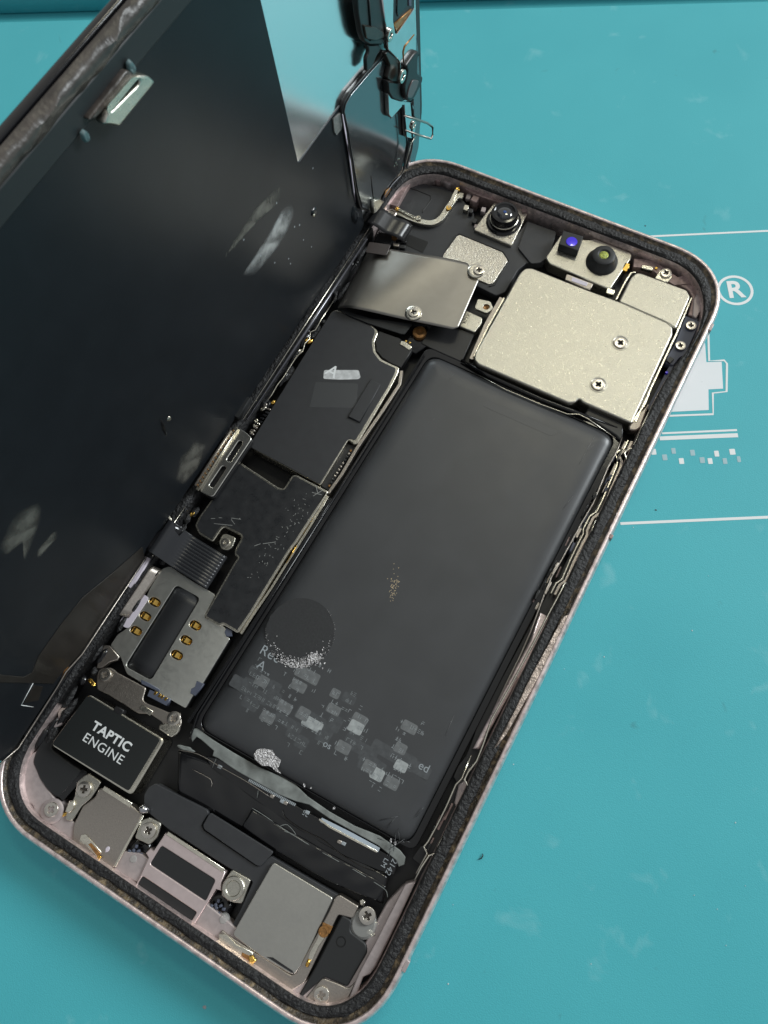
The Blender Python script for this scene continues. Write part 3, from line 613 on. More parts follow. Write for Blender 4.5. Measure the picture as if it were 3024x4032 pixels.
for x, y, sd in ((165, 330, 1), (578, 605, 6)):
    c = q1('6', x, y, 4.2); blob('rubber_boot', c[0], c[1], 2.5, 2.4, 2.1, 1.7, BLKG, PH, seed=sd)
    for i in range(9):
        a = i * 2.4; r_ = .25 * math.sqrt(i) * 1.6
        box('boot_stud', c[0] + r_ * math.cos(a), c[1] + r_ * math.sin(a), 3.9, 4.5, .5, .4, BLUEG, PH, rot=a, bevel=.1)
for x, y in ((160, 360), (610, 665)):
    c = q1('6', x, y, 4.5); lathe('clear_dome', [(.9, 3.8), (.85, 4.3), (.5, 4.7), (0, 4.8)], *c, CLEAR, PH)
# loudspeaker
SPKM = mat('speaker_nickel', (.50, .49, .45), .33, 1, .3, 70, .03, 18, .05, 3, bdist=.004)
sp_low = q('6', [(603, 715), (582, 775), (760, 920), (900, 1018), (955, 1024), (1018, 985), (1190, 640), (1262, 660), (1292, 598), (1198, 540), (1178, 545), (1140, 630), (975, 935), (955, 945), (640, 745)], 4.9)
plate('speaker_frame', sp_low, 2.5, 4.9, NICKD, PH, bevel=.15, r=.3)
plate('speaker_plate', q('6', [(862, 374), (1165, 556), (1000, 900), (968, 942), (940, 935), (800, 850), (780, 835), (655, 742)], 5.1), 3, 5.1, SPKM, PH, bevel=.15, r=.5, label='flat brushed silver plate over the loudspeaker')
plate('speaker_edge', q('6', [(828, 852), (860, 855), (960, 922), (968, 940)], 5.15), 5.05, 5.16, BLK, PH, bevel=.02)
plate('spring_contact', q('6', [(1098, 715), (1125, 700), (1140, 730), (1090, 800), (1055, 880), (1030, 895), (1045, 830), (1085, 760)], 5.2), 4.9, 5.2, TIN, PH, bevel=.08, r=.3)
plate('copper_pad', q('6', [(1112, 678), (1162, 700), (1145, 735), (1105, 715)], 5.0), 4.88, 5.02, COPP, PH, bevel=.02)
lathe('rivet', [(.8, 5.1), (.75, 5.3), (.5, 5.3), (.45, 5.22), (0, 5.22)], *q1('6', 1115, 726, 5.2), COPP, PH, n=20)
tube('gold_contact', [(*q1('6', 1045, 865, 5.2), 5.1), (*q1('6', 1030, 900, 5.2), 5.15)], .5, GOLD, PH)
plate('spring_contact', q('6', [(590, 735), (630, 740), (680, 790), (760, 830), (755, 870), (690, 850), (640, 800), (585, 780)], 5.1), 4.8, 5.1, TIN, PH, bevel=.08)
plate('copper_pad', q('6', [(705, 830), (750, 850), (740, 880), (700, 855)], 5.15), 5.05, 5.18, COPP, PH, bevel=.02)
blob('gold_contact', *q1('6', 755, 868, 5.3), 5.1, .6, .55, .35, GOLD, PH, seed=3)
# corner bracket and black corner piece
plate('corner_cover', q('6', [(1208, 640), (1258, 668), (1250, 725), (1330, 785), (1336, 830), (1235, 1005), (1190, 985), (1120, 955), (1000, 1060), (990, 1045), (1040, 960), (1075, 900)], 4.9), 2, 4.9, BLKM, PH, bevel=.25, r=.4)
lathe('cover_hole', [(.75, 4.85), (.75, 4.93), (.6, 4.93), (.0, 4.6)], *q1('6', 1203, 776, 4.9), mat('hole_black', (.002, .002, .002), .8), PH, n=20)
plate('corner_bracket', q('6', [(1080, 990), (1110, 955), (1190, 985), (1240, 1010), (1290, 960), (1225, 1100), (1100, 1145), (1050, 1120), (1010, 1075)], 4.8), 4.0, 4.8, NICKD, PH, bevel=.2, r=.5)
lathe('clear_boot', [(2.1, 3.6), (2.0, 4.6), (1.6, 4.9), (1.3, 4.9)], *q1('6', 1315, 690, 4.7), CLEAR, PH)
for x, y in ((1345, 730), (1380, 690), (1310, 580), (1360, 740)):
    blob('solder_dot', *q1('6', x, y, 4.8), 4.3, .5, .4, .5, TIN, PH, seed=x)
# screws of the lower half
for k, x, y, z, r in (('5', 762, 105, 5.4, 1.05), ('5', 1262, 422, 5.5, 1.15), ('5', 610, 935, 5.3, 1.2), ('5', 372, 1083, 5.2, 1.15), ('5', 1077, 1235, 5.3, 1.2), ('6', 1335, 645, 5.2, 1.25), ('6', 1105, 1045, 5.0, 1.15), ('5', 465, 385, 4.4, 1.0)):
    screw(k, x, y, z, r, PH)

# ------------------------------------------------------------------ card reader shield with gold pins
srz = 4.6
so = q('L', [(882, 1022), (922, 1008), (1045, 1088), (1172, 1163), (1112, 1278), (1210, 1332), (1228, 1345), (1228, 1385), (1252, 1402), (1105, 1645), (1045, 1720), (1010, 1782), (850, 1690), (690, 1595), (655, 1500), (600, 1440), (640, 1380), (700, 1340), (795, 1180), (815, 1130)], srz)
slot = rnd(q('L', [(958, 1108), (1090, 1182), (822, 1630), (680, 1552)], srz), .8)
pins = [(842, 1203), (790, 1280), (740, 1360), (1063, 1330), (1013, 1411), (962, 1491)]
def oval(cx, cy, a, b, n=20, rot=0):
    o = []
    for i in range(n):
        t = 2 * math.pi * i / n; x = a * math.copysign(abs(math.cos(t)) ** .7, math.cos(t)); y = b * math.copysign(abs(math.sin(t)) ** .9, math.sin(t)); o.append((cx + x * math.cos(rot) - y * math.sin(rot), cy + x * math.sin(rot) + y * math.cos(rot)))
    return o
pc = [q1('L', x, y, srz) for x, y in pins]
CR = plate('card_reader', [rnd(so, .4), slot] + [oval(x, y, 1.12, .72) for x, y in pc], 4.2, srz, mat('card_reader_nickel', (.86, .86, .80), .34, 1, .3, 130, .03, 6, .03, 14, bdist=.003), PH, bevel=.06)
plate('reader_base', offset_poly(rnd(so, .4), .15), 1.8, 4.0, FLOOR, CR, bevel=0)
gx = []
for i in range(13):
    t = i / 12; z = 3.9 + .75 * math.sin(math.pi * t) ** .8; gx.append(z)
sl = q('L', [(958, 1108), (1090, 1182), (822, 1630), (680, 1552)], srz)
patch('contact_carrier', [sl[0], sl[3]], [sl[1], sl[2]], lambda s, t: 4.15 + .42 * math.sin(math.pi * min(1, max(0, t))), mat('carrier_black', (.018, .019, .021), .38, 0, .1, 60), CR, nu=8, nv=14, th=.3)
for x, y in pc:
    G = []
    for i in range(9):
        t = i / 8; z = 4.15 + .7 * math.sin(math.pi * min(1, t * 1.1)) ** .7 - .2 * t; wd = .62 - .14 * t
        G.append([(x - .98 + 1.9 * t, y - wd, z - .3), (x - .98 + 1.9 * t, y - wd * .8, z), (x - .98 + 1.9 * t, y + wd * .8, z), (x - .98 + 1.9 * t, y + wd, z - .3)])
    link('gold_pin', from_grid(G), GOLD, CR, smooth=30)
plate('reader_label', q('L', [(762, 1148), (803, 1175), (801, 1190), (698, 1342), (680, 1342), (645, 1320), (652, 1300)], 5.0), 4.62, 4.7, LAV, PH, bevel=.03, r=.3)
patch('reader_wall', q('L', [(880, 1025), (700, 1290)], 4.7), q('L', [(820, 1000), (640, 1270)], 6), lambda s, t: 4.6 + 1.2 * t, NICKD, PH, nu=8, nv=4)
plate('reader_clip', q('L', [(1230, 1342), (1262, 1358), (1262, 1388), (1232, 1392), (1222, 1370)], 4.8), 4.2, 4.8, BLUEG, PH)
plate('reader_clip', q('L', [(1070, 1632), (1110, 1648), (1062, 1715), (1035, 1700), (1040, 1675), (1060, 1665)], 4.9), 4.2, 4.9, BLUEG, PH)
plate('connector_block', q('L', [(815, 1680), (925, 1730), (905, 1768), (800, 1715)], 5.2), 3.9, 5.2, BLUEG, PH)
for x, y in ((845, 1700), (868, 1713), (882, 1720), (902, 1730)):
    box('contact_pad', *q1('L', x, y, 5.25), 5.15, 5.24, .4, .55, GOLD, PH, bevel=.02)
plate('reader_spacer', q('L', [(765, 1625), (800, 1640), (870, 1680), (860, 1690), (770, 1650)], 4.9), 4.2, 4.9, BLUEG, PH)
plate('latch', q('L', [(565, 1435), (600, 1440), (650, 1500), (640, 1520), (600, 1530), (560, 1560), (520, 1570), (540, 1490)], 4.6), 3.5, 4.6, NICKD, PH, bevel=.2)

# ------------------------------------------------------------------ logic board shields
zb = 5.2
up = q('3', [(1005, 210), (1035, 196), (1255, 292), (1300, 325), (1308, 350), (1285, 405), (1292, 470), (1330, 520), (1400, 555), (1448, 575), (1440, 610), (1395, 700), (1175, 1072), (1150, 1078), (1115, 1048), (1105, 1065), (935, 1345), (465, 1095), (490, 1045), (640, 800), (830, 490)], zb)
bs = plate('board_shield', rnd(up, .4), 2.2, zb, TIN, PH, bevel=.15)
ups = q('3', [(1005, 218), (1032, 204), (1250, 298), (1285, 330), (1288, 350), (1268, 405), (1276, 475), (1318, 532), (1392, 568), (1425, 582), (1420, 608), (1375, 700), (1160, 1052), (1120, 1040), (1098, 1062), (925, 1340), (468, 1090), (493, 1045), (643, 800), (833, 490)], zb)
plate('board_sticker', rnd(ups, .4), zb - .02, zb + .08, GRAPH, PH, bevel=.03)
plate('flex_tail', q('3', [(1312, 335), (1450, 385), (1530, 460), (1460, 575), (1395, 548), (1335, 510), (1300, 465), (1295, 405)], 5.0), 3.6, 5.0, BLK, PH, bevel=.1)
stroke('sticker_seam', q('3', [(470, 1092), (930, 1332)], zb + .09), .10, zb + .05, zb + .10, BLK, PH)
plate('chip_spacer', q('3', [(1262, 650), (1325, 685), (1190, 930), (1112, 895)], zb + .5), zb, zb + .45, GRAPH, PH, bevel=.12)
c = q1('3', 1020, 580, zb + .1)
text('sticker_print', 'A', c[0] + .1, c[1] - .8, zb + .09, 3.4, WHT, PH, bold=.03, rot=-.05)
plate('sticker_print', rnd(q('3', [(955, 592), (1182, 592), (1194, 640), (1180, 652), (1060, 655), (950, 650)], zb + .1), .4), zb + .05, zb + .1, mat('worn_white_print', (.42, .43, .43), .6, 0, .1, 60, col2=(.66, .67, .67), vscale=9), PH, bevel=.01)
plate('print_ground', q('3', [(900, 670), (1175, 680), (1165, 840), (860, 835)], zb + .1), zb + .05, zb + .095, BATT2, PH, bevel=.01, r=.3)
# lower shield
lo = q('3', [(395, 1200), (410, 1195), (660, 1360), (690, 1365), (745, 1280), (775, 1275), (985, 1385)], zb) + \
     q('4', [(1560, 220), (1545, 240), (1390, 480), (1330, 560), (1010, 1080), (905, 1232), (860, 1205), (785, 1160), (755, 1175), (635, 1105), (630, 1080), (880, 640), (905, 612), (872, 590), (880, 550), (932, 455), (925, 430), (790, 365), (768, 385), (705, 480), (680, 478), (582, 420), (552, 350), (590, 275), (700, 120), (800, -80)], zb)
plate('board_shield', rnd(lo, .35), 2.2, zb, TIN, PH, bevel=.15)
los = q('3', [(400, 1218), (655, 1372), (695, 1385), (755, 1295), (775, 1290), (955, 1385)], zb) + \
      q('4', [(1525, 225), (1515, 250), (1370, 480), (1300, 580), (985, 1068), (955, 1110), (895, 1205), (790, 1145), (755, 1155), (655, 1095), (655, 1078), (910, 660), (925, 615), (895, 585), (905, 550), (950, 455), (935, 420), (795, 350), (760, 370), (700, 458), (680, 455), (600, 410), (575, 350), (612, 285), (720, 130), (820, -70)], zb)
# the sticker leaves the metal edge showing on the open side only
def inner(P, d): return offset_poly(rnd(P, .35), d)
plate('board_sticker', inner(lo, .42), zb - .02, zb + .07, GRAPHS, PH, bevel=.03, label='black film scratched along its right edge')
SCW = mat('scratched_bare_metal', (.55, .56, .54), .3, .6)
random.seed(3)
sc = []
for i in range(70):
    t = random.random() ** 1.3; x = 1500 - 420 * t + random.gauss(0, 22) - abs(random.gauss(0, 45)); y = 180 + 560 * t + random.gauss(0, 45)
    c = Vector(q1('4', x, y, zb + .08)); L_ = random.uniform(.03, .16); a = random.uniform(0, 3.1)
    d = Vector((math.cos(a), math.sin(a))) * L_; n_ = Vector((-d.y, d.x)).normalized() * .035
    sc.append(plate_me([[tuple(c - d - n_), tuple(c + d - n_), tuple(c + d + n_), tuple(c - d + n_)]], zb + .06, zb + .085, 0))
for (x0, y0, x1, y1) in ((1040, 518, 1090, 500), (1110, 500, 1215, 485), (710, 335, 860, 350), (850, 290, 930, 300), (750, 287, 775, 288), (1510, 80, 1590, 100), (1540, 20, 1560, 90), (1520, 110, 1600, 60), (850, 300, 880, 340), (905, 300, 925, 290), (685, 295, 720, 292)):
    a, b = Vector(q1('4', x0, y0, zb + .08)), Vector(q1('4', x1, y1, zb + .08)); n_ = (b - a).normalized(); n_ = Vector((-n_.y, n_.x)) * .04
    sc.append(plate_me([[tuple(a - n_), tuple(b - n_), tuple(b + n_), tuple(a + n_)]], zb + .06, zb + .088, 0))
multi('sticker_scratches', sc, SCW, PH, kind='stuff')
plate('grounding_tab', q('4', [(805, 415), (890, 450), (860, 530), (820, 555), (770, 545), (748, 490), (775, 430)], 4.9), 4.3, 4.9, NICK, PH, bevel=.12, r=.4)
screw('4', 805, 490, 5.0, .8, PH)
# bright folded rail and components between the board and the battery
rail = q('3', [(1455, 590), (1440, 680), (1330, 850), (1165, 1090), (1060, 1270), (975, 1390)], 5) 
stroke('board_rail', [(x + .25, y) for x, y in rail], .55, 3.4, 4.9, NICKD, PH)
stroke('board_rail', q('4', [(1640, 110), (1500, 350), (1380, 540), (1180, 860), (1030, 1080), (930, 1235)], 4.6), .45, 3.2, 4.6, TIN, PH)
stroke('tray_wall', q('4', [(1668, 130), (1500, 400), (1200, 880), (960, 1260), (720, 1620), (500, 1960)], 4.9), .5, 2.5, 5.0, BLKG, PH)
plate('board_gap', q('3', [(1110, 1075), (1150, 1085), (1165, 1105), (1110, 1170), (990, 1380), (935, 1350), (1000, 1260)], 4.2), 2.5, 4.2, BLK, PH)
for i in range(12):
    t = i / 11; c = q1('3', 1130 - 140 * t, 1120 + 230 * t, 4.3); box('solder_pad', c[0], c[1], 4.1, 4.5, .35, .4, random.choice([BLK, NICKD, COPP]), PH, rot=.3)
tube('gold_edge', [(*q1('4', 1545, 250, 4.6), 4.7), (*q1('4', 1440, 420, 4.6), 4.7)], .1, GOLD, PH, n=5)
tube('gold_edge', [(*q1('4', 1385, 520, 4.6), 4.7), (*q1('4', 1300, 660, 4.6), 4.7)], .1, GOLD, PH, n=5)

# ------------------------------------------------------------------ left groove: glue, springs, bits
random.seed(21)
g0 = [Vector((3.9, 123, 0)), Vector((4.0, 100, 0)), Vector((4.2, 60, 0)), Vector((4.6, 12, 0))]
for i in range(60):
    y = random.uniform(10, 122); xx = random.uniform(3.4, 5.4)
    if 60 < y < 76: continue
    blob('glue_lump', xx, y, 4.6, random.uniform(.3, .8), random.uniform(.6, 2.2), random.uniform(.5, 1.3), GASK if random.random() < .6 else BLKG, PH, seed=i, n=9, rings=2)
lf = q('3', [(1035, 115), (935, 265), (900, 330), (865, 345), (860, 390), (830, 420), (815, 470), (780, 500), (740, 560), (690, 640), (650, 690), (610, 760), (585, 790)], 5.4)
tube('antenna_spring', [(x, y, 5.4) for x, y in lf], .13, TIN, PH, n=6)
for x, y in ((845, 390), (860, 400), (570, 820), (555, 840), (510, 920), (525, 940), (500, 950), (620, 800), (800, 465), (90, 1530), (480, 990)):
    blob('solder_dot', *q1('3', x, y, 5.2), 4.7, random.uniform(.3, .5), random.uniform(.4, .8), .6, random.choice([TIN, NICKD, GOLD]), PH, seed=x, rot=-.5)
for i in range(10):
    t = i / 9; c = q1('3', 610 - 130 * t, 830 + 180 * t, 5.0); box('spring_finger', c[0] + random.uniform(-.2, .2), c[1], 4.2, 5.2, .8, .35, random.choice([BLK, NICKD, BLKG]), PH, rot=.2)
box('dark_wall_strip', 3.3, 72, 2, 6.5, 1.1, 106, GASK, PH, bevel=.15)  # black strip covering the rose ledge and wall along the left groove
# upright rail standing beside the display
tube('hinge_rail', [(3.5, 124, 7.0), (3.5, 100, 7.0), (3.6, 76.5, 7.0)], .16, TIN, PH, n=6)
tube('hinge_rail', [(4.2, 122, 6.6), (4.2, 100, 6.6), (4.1, 77, 6.6)], .35, mat('rail_grey', (.16, .16, .18), .25, .7), PH, n=6)
tube('hinge_rail', [(3.6, 57.5, 7.0), (3.4, 50, 7.0), (3.6, 47.0, 7.0)], .14, TIN, PH, n=6)

# ------------------------------------------------------------------ upper area
plate('upper_cover', q('2', [(0, 180), (60, 185), (150, 235), (230, 330), (240, 420), (430, 505), (520, 370), (680, 430), (650, 560), (600, 600), (520, 600), (470, 640), (400, 760), (350, 780), (230, 720), (60, 700), (-200, 520), (-290, 430), (-250, 200), (-150, 140)], 3.9), 2.0, 3.9, GRAPH, PH, bevel=.15, r=.4)
plate('raised_cover', q('2', [(520, 375), (680, 432), (668, 470), (648, 560), (590, 600), (540, 605), (470, 520)], 4.3), 3.8, 4.3, GRAPH, PH, bevel=.12, r=.4)
plate('silver_window', q('2', [(150, 446), (385, 543), (415, 588), (335, 712), (310, 718), (60, 610), (60, 560), (135, 458)], 4.15), 3.8, 4.15, NICKR, PH, bevel=.1, r=.35, label='textured silver rounded plate set in the black cover')
stroke('window_rim', [tuple(p) for p in q('2', [(50, 585), (130, 450), (150, 438), (390, 537), (422, 588), (340, 718), (312, 726)], 4.2)], .25, 3.8, 4.1, BLK, PH)
# recess pattern top-left
stroke('cover_seam', q('1', [(655, 500), (720, 520), (820, 560), (825, 590), (760, 680), (755, 700)], 3.95), .22, 3.8, 3.99, BLK, PH)
plate('cover_slot', q('1', [(640, 875), (800, 935), (800, 950), (755, 1025), (590, 950)], 4.0), 3.8, 3.97, mat('deep_black', (.004, .004, .004), .6), PH, bevel=.02)
# charging coil bracket: curved spring strip
ar = smooth_path([Vector(p) for p in q('1', [(480, 690), (560, 700), (640, 735), (740, 770), (840, 778), (910, 735), (960, 660), (1010, 590), (1050, 545)], 4.9)])
stroke('antenna_spring', [tuple(p) for p in ar], 1.15, 4.0, 4.9, NICK, PH, label='curved silver spring strip with gold tips')
lathe('post', [(1.1, 3.5), (1.1, 4.9), (.9, 5.05), (.65, 5.05), (.6, 4.8), (0, 4.75)], *q1('1', 500, 700, 5), NICKD, PH)
stroke('spring_arm', q('1', [(545, 662), (600, 690), (690, 735)], 5.3), .6, 4.95, 5.2, TIN, PH)
stroke('spring_arm', q('1', [(1040, 500), (1010, 560), (970, 655)], 5.3), .75, 4.95, 5.25, TIN, PH)
for x, y in ((548, 662), (1042, 500)):
    blob('gold_contact', *q1('1', x, y, 5.4), 5.1, .5, .45, .35, GOLD, PH, seed=x)
for x, y in ((720, 742), (968, 660)):
    lathe('rivet', [(.6, 5.1), (.55, 5.25), (.3, 5.25), (0, 5.2)], *q1('1', x, y, 5.2), GOLD if x > 900 else TIN, PH, n=16)
for x, y, a in ((1065, 560, .7), (1110, 660, .6), (1150, 690, .4), (1180, 760, .5), (1250, 680, .5), (1190, 800, .3), (1130, 560, .6)):
    c = q1('1', x, y, 4.7); box('small_bracket', c[0], c[1], 3.6, 4.7 + random.uniform(-.3, .3), 1.1 * a + .3, 1.3 * a + .5, random.choice([TIN, NICK, PINKM, BLK]), PH, rot=.2)
# first camera module (round black lens)
cz = 4.6
plate('camera_base', q('2', [(350, 258), (522, 332), (435, 507), (228, 420)], cz), 2.2, cz, NICKR, PH, bevel=.15, r=.35)
cb = q1('2', 391, 378, cz); rb = (Vector(q1('2', 487, 378, cz)) - Vector(cb)).length
lens = lathe('camera_lens', [(rb, cz - .1), (rb, cz + .25), (rb * .93, cz + .5), (rb * .80, cz + .55), (rb * .78, cz + 1.0), (rb * .76, cz + 2.5), (rb * .72, cz + 2.75), (rb * .60, cz + 2.8), (rb * .5, cz + 2.55), (0, cz + 2.5)], *cb, BLKG, PH)
lathe('lens_ring', [(rb * .81, cz + 1.0), (rb * .81, cz + 1.15), (rb * .79, cz + 1.2)], *cb, TIN, lens)
lathe('lens_glass', [(rb * .42, cz + 2.56), (rb * .36, cz + 2.72), (rb * .2, cz + 2.84), (0, cz + 2.88)], *cb, LENSB, lens)
lathe('lens_core', [(.34, cz + 2.86), (.2, cz + 2.93), (0, cz + 2.95)], *cb, mat('blue_glint_glass', (.05, .10, .30), .1, .5), lens, n=12)
for x, y in ((278, 400), (425, 465), (500, 345)):
    lathe('dimple', [(.28, cz), (.25, cz + .03), (.1, cz + .03), (0, cz)], *q1('2', x, y, cz), NICKD, PH, n=12)
# sensor module: blue square lens and black domed lens on one silver base
mz = 4.9
plate('sensor_base', q('2', [(705, 445), (735, 470), (860, 475), (890, 470), (1088, 548), (1090, 570), (975, 740), (955, 740), (640, 605), (620, 572)], mz), 2.2, mz, NICK, PH, bevel=.2, r=.4)
sb = q('2', [(695, 500), (725, 452), (835, 488), (800, 545)], mz + 1.9)
blk = plate('sensor_housing', q('2', [(692, 500), (716, 424), (826, 456), (797, 534)], mz + 1.9), mz - .1, mz + 1.9, BLKM, PH, bevel=.15)
cbl = Vector(q1('2', 762, 485, mz + 1.95))
lathe('blue_lens', [(1.12, mz + 1.88), (1.05, mz + 1.98), (.6, mz + 2.02), (0, mz + 2.03)], *cbl, BLUE, blk)
cy2 = q1('2', 925, 597, mz); r2 = (Vector(q1('2', 1012, 597, mz)) - Vector(cy2)).length
dm = lathe('domed_lens', [(r2, mz - .1), (r2, mz + .3), (r2 * .93, mz + .7), (r2 * .78, mz + 1.2), (r2 * .72, mz + 2.1), (r2 * .62, mz + 2.3), (r2 * .40, mz + 2.3), (r2 * .31, mz + 2.1), (0, mz + 2.1)], *cy2, BLKM, PH)
lathe('yellow_lens', [(r2 * .29, mz + 2.1), (r2 * .22, mz + 2.2), (0, mz + 2.26)], *cy2, YEL, dm, n=20)
plate('module_clip', q('2', [(735, 660), (880, 715), (862, 748), (725, 692)], 5.3), 4.0, 5.3, NICKD, PH, bevel=.12)
plate('module_label', q('2', [(765, 678), (852, 710), (842, 728), (760, 700)], 5.36), 5.25, 5.36, LAV, PH, bevel=.03)
plate('module_clip', q('2', [(955, 735), (1000, 750), (990, 775), (950, 765)], 5.0), 4.0, 5.0, TIN, PH)
plate('module_clip', q('2', [(1050, 600), (1080, 610), (1060, 650), (1035, 640)], 4.8), 4.0, 4.9, GOLD, PH)
# large shield over the rear cameras
bz = 6.1
bgp = q('2', [(508, 630), (545, 628), (800, 730), (1030, 815), (1280, 925), (1312, 952), (1312, 990), (1110, 1432), (1092, 1476), (820, 1358), (805, 1340), (780, 1362), (745, 1364), (250, 1152), (230, 1128), (236, 1092), (480, 655)], bz)
cs = plate('camera_shield', bgp, 2.5, bz, NICK, PH, bevel=.28, r=.35, label='large satin silver shield plate with two screws')
SHS = mat('shield_scratch', (.8, .78, .7), .2, 1)
for i in range(9):
    a = random.uniform(0, 3.14); x, y = random.uniform(40, 62), random.uniform(111, 127); L_ = random.uniform(.5, 2.2)
    tube('scratch', [(x, y, bz), (x + L_ * math.cos(a), y + L_ * math.sin(a), bz + .01)], .025, SHS, cs, n=4)
pl2 = q('2', [(1112, 655), (1135, 655), (1388, 748), (1408, 785), (1330, 960), (1280, 925), (1020, 812), (1085, 680)], bz - .4)
plate('side_shield', pl2, 2.5, bz - .4, NICK, PH, bevel=.25, r=.4)
for x, y in ((1027, 1037), (907, 1264)):
    c = q1('2', x, y, bz); lathe('screw_seat', [(1.62, bz - .02), (1.6, bz + .07), (1.42, bz + .09), (1.3, bz + .02), (1.2, bz)], *c, NICK, cs)
    screw('2', x, y, bz + .22, 1.18, cs)
for P, z, wd, M_ in (([(1415, 790), (1330, 990), (1110, 1465)], 5.2, .3, TIN), ([(1390, 850), (1300, 1060), (1130, 1400)], 4.6, .5, BLKG), ([(1440, 900), (1400, 1000), (1290, 1190), (1180, 1400)], 4.2, .7, BLUEG), ([(1095, 1465), (1160, 1370), (1190, 1290)], 5.4, .3, TIN),
                    ([(230, 1110), (300, 960), (395, 790)], 5.2, .35, TIN), ([(215, 1125), (300, 930), (380, 790)], 4.4, .8, NICKD), ([(1005, 800), (1060, 690), (1085, 655), (1110, 650)], 5.2, .3, TIN)):
    stroke('shield_edge', q('2', P, z), wd, 3, z, M_, PH)
plate('corner_cap', q('2', [(1120, 1430), (1170, 1375), (1185, 1370), (1135, 1500), (1110, 1515), (1075, 1510), (1070, 1485)], 5.0), 3, 5.0, NICKD, PH, bevel=.25, r=.4)
plate('camera_gasket', q('2', [(850, 1385), (1045, 1475), (1040, 1580), (1000, 1540), (830, 1430)], 4.9), 3, 4.9, BLK, PH, bevel=.3)
for P in ([(230, 1200), (400, 1290), (590, 1370), (740, 1425), (800, 1425), (850, 1450), (1000, 1555)],):
    tube('film_edge', [(x, y, 5.0) for x, y in q('2', P, 5.0)], .12, TIN, PH, n=5)
tube('cable', [(x, y, 4.7) for x, y in q('2', [(160, 1130), (300, 1210), (600, 1345), (760, 1405), (1010, 1500)], 4.8)], .45, BLKG, PH)
plate('side_button_board', q('2', [(1382, 888), (1462, 922), (1378, 1105), (1350, 1115), (1315, 1160), (1270, 1145), (1285, 1105), (1320, 1050)], 4.6), 3, 4.6, BLUEG, PH, bevel=.15, r=.3)
box('side_key_component', *q1('2', 1298, 1128, 5), 4.5, 5.0, .9, 1.2, BLK, PH, rot=-.3)
lathe('blue_dot', [(.3, 4.3), (.25, 4.6), (0, 4.65)], *q1('2', 1280, 1197, 4.6), BLUE, PH, n=14)
for k, x, y, z, r in (('2', 1276, 655, 5.1, 1.05), ('2', 1412, 942, 5.0, .95), ('2', 1355, 1052, 5.0, .95)): screw(k, x, y, z, r, PH)
plate('screw_tab', q('2', [(1240, 640), (1300, 640), (1310, 680), (1285, 708), (1215, 685)], 4.8), 4, 4.8, TIN, PH, bevel=.12)
plate('small_bracket', q('2', [(1145, 612), (1205, 625), (1200, 645), (1140, 630)], 4.8), 4, 4.9, TIN, PH, bevel=.1)
box('contact_pad', *q1('2', 1222, 630, 4.8), 4.5, 4.9, .5, .5, GOLD, PH)
# tab with a hole and the small metal box under the loose plate
tb = q('2', [(250, 798), (320, 812), (335, 850), (300, 878), (232, 850)], 4.8)
hc = q1('2', 297, 842, 4.8)
plate('eyelet_tab', [rnd(tb, .4), [(hc[0] + .62 * math.cos(a / 8 * math.pi), hc[1] + .62 * math.sin(a / 8 * math.pi)) for a in range(16)]], 4.3, 4.9, NICK, PH, bevel=.1)
lathe('eyelet', [(.62, 4.2), (.6, 4.5), (.4, 4.5), (0, 4.2)], *hc, COPP, PH, n=16)
plate('connector_box', q('2', [(170, 862), (185, 858), (275, 900), (272, 930), (235, 980), (148, 945)], 4.6), 3, 4.6, NICK, PH, bevel=.15, r=.3)
text('box_print', 'K7YX', *q1('2', 190, 905, 4.62), 4.61, .95, BLK, PH, rot=math.pi / 2)
plate('connector_cable', q('2', [(0, 930), (150, 960), (235, 985), (175, 1120), (160, 1140), (0, 1070), (-60, 1040)], 4.0), 2.6, 4.0, BLK, PH, bevel=.2)
plate('connector_cover', q('1', [(60, 1480), (330, 1560), (640, 1600), (670, 1610), (610, 1690), (580, 1690), (300, 1600), (150, 1540)], 5.6), 5.3, 5.6, BLKM, PH, bevel=.1)
c = q1('1', 730, 1675, 4.6); lathe('standoff', [(1.35, 3), (1.3, 4.6), (1.0, 4.7), (.7, 4.7), (.6, 4.3), (0, 4.2)], *c, COPP, PH)
plate('solder_bar', q('3', [(1455, 405), (1480, 402), (1530, 440), (1515, 462), (1450, 425)], 5.1), 4.8, 5.15, TIN, PH, bevel=.1)
for x, y in ((1490, 402), (1515, 412)): box('contact_pad', *q1('3', x, y, 5.1), 4.9, 5.1, .4, .4, GOLD, PH)
plate('standoff_base', q('1', [(560, 1700), (660, 1620), (800, 1620), (830, 1760), (700, 1850), (580, 1790)], 3.9), 2.4, 3.9, BLKG, PH, bevel=.2)

# ================================================================== LOOSE COVER PLATE
CPL = thing('cover_plate', 'loose thin steel cover plate with two screws over the connectors', 'metal plate', (12, 113, 6))
top = q('1', [(300, 975), (500, 985), (780, 1040), (930, 1058), (1075, 1085), (1125, 1098), (1215, 1235)], 7.0)
bot = q('1', [(60, 1455), (180, 1490), (400, 1532), (730, 1600), (900, 1635), (1000, 1655), (1045, 1640)], 6.6)
def zc(s, t): return 6.3 + .35 * t + .9 * math.exp(-((s - .04) / .10) ** 2) * 0 - 1.3 * max(0, .16 - s) / .16 * (.16 - s) / .16 + .35 * math.exp(-((s - (.16 + .34 * (1 - t))) / .22) ** 2)
patch('plate_sheet', top, bot, zc, BEND, CPL, nu=60, nv=24, th=.18)
for x, y, ri in ((1215, 1168, 1.35), (680, 1512, 1.55)):
    zz = 7.2 if x > 1000 else 7.3
    c = q1('1', x if x < 1000 else 1190, y, zz); lathe('screw_washer', [(1.65, zz - .35), (1.6, zz - .12), (1.35, zz), (1.1, zz)], *c, TIN, CPL)
    screw('1', x, y, zz + .25, 1.05, CPL)
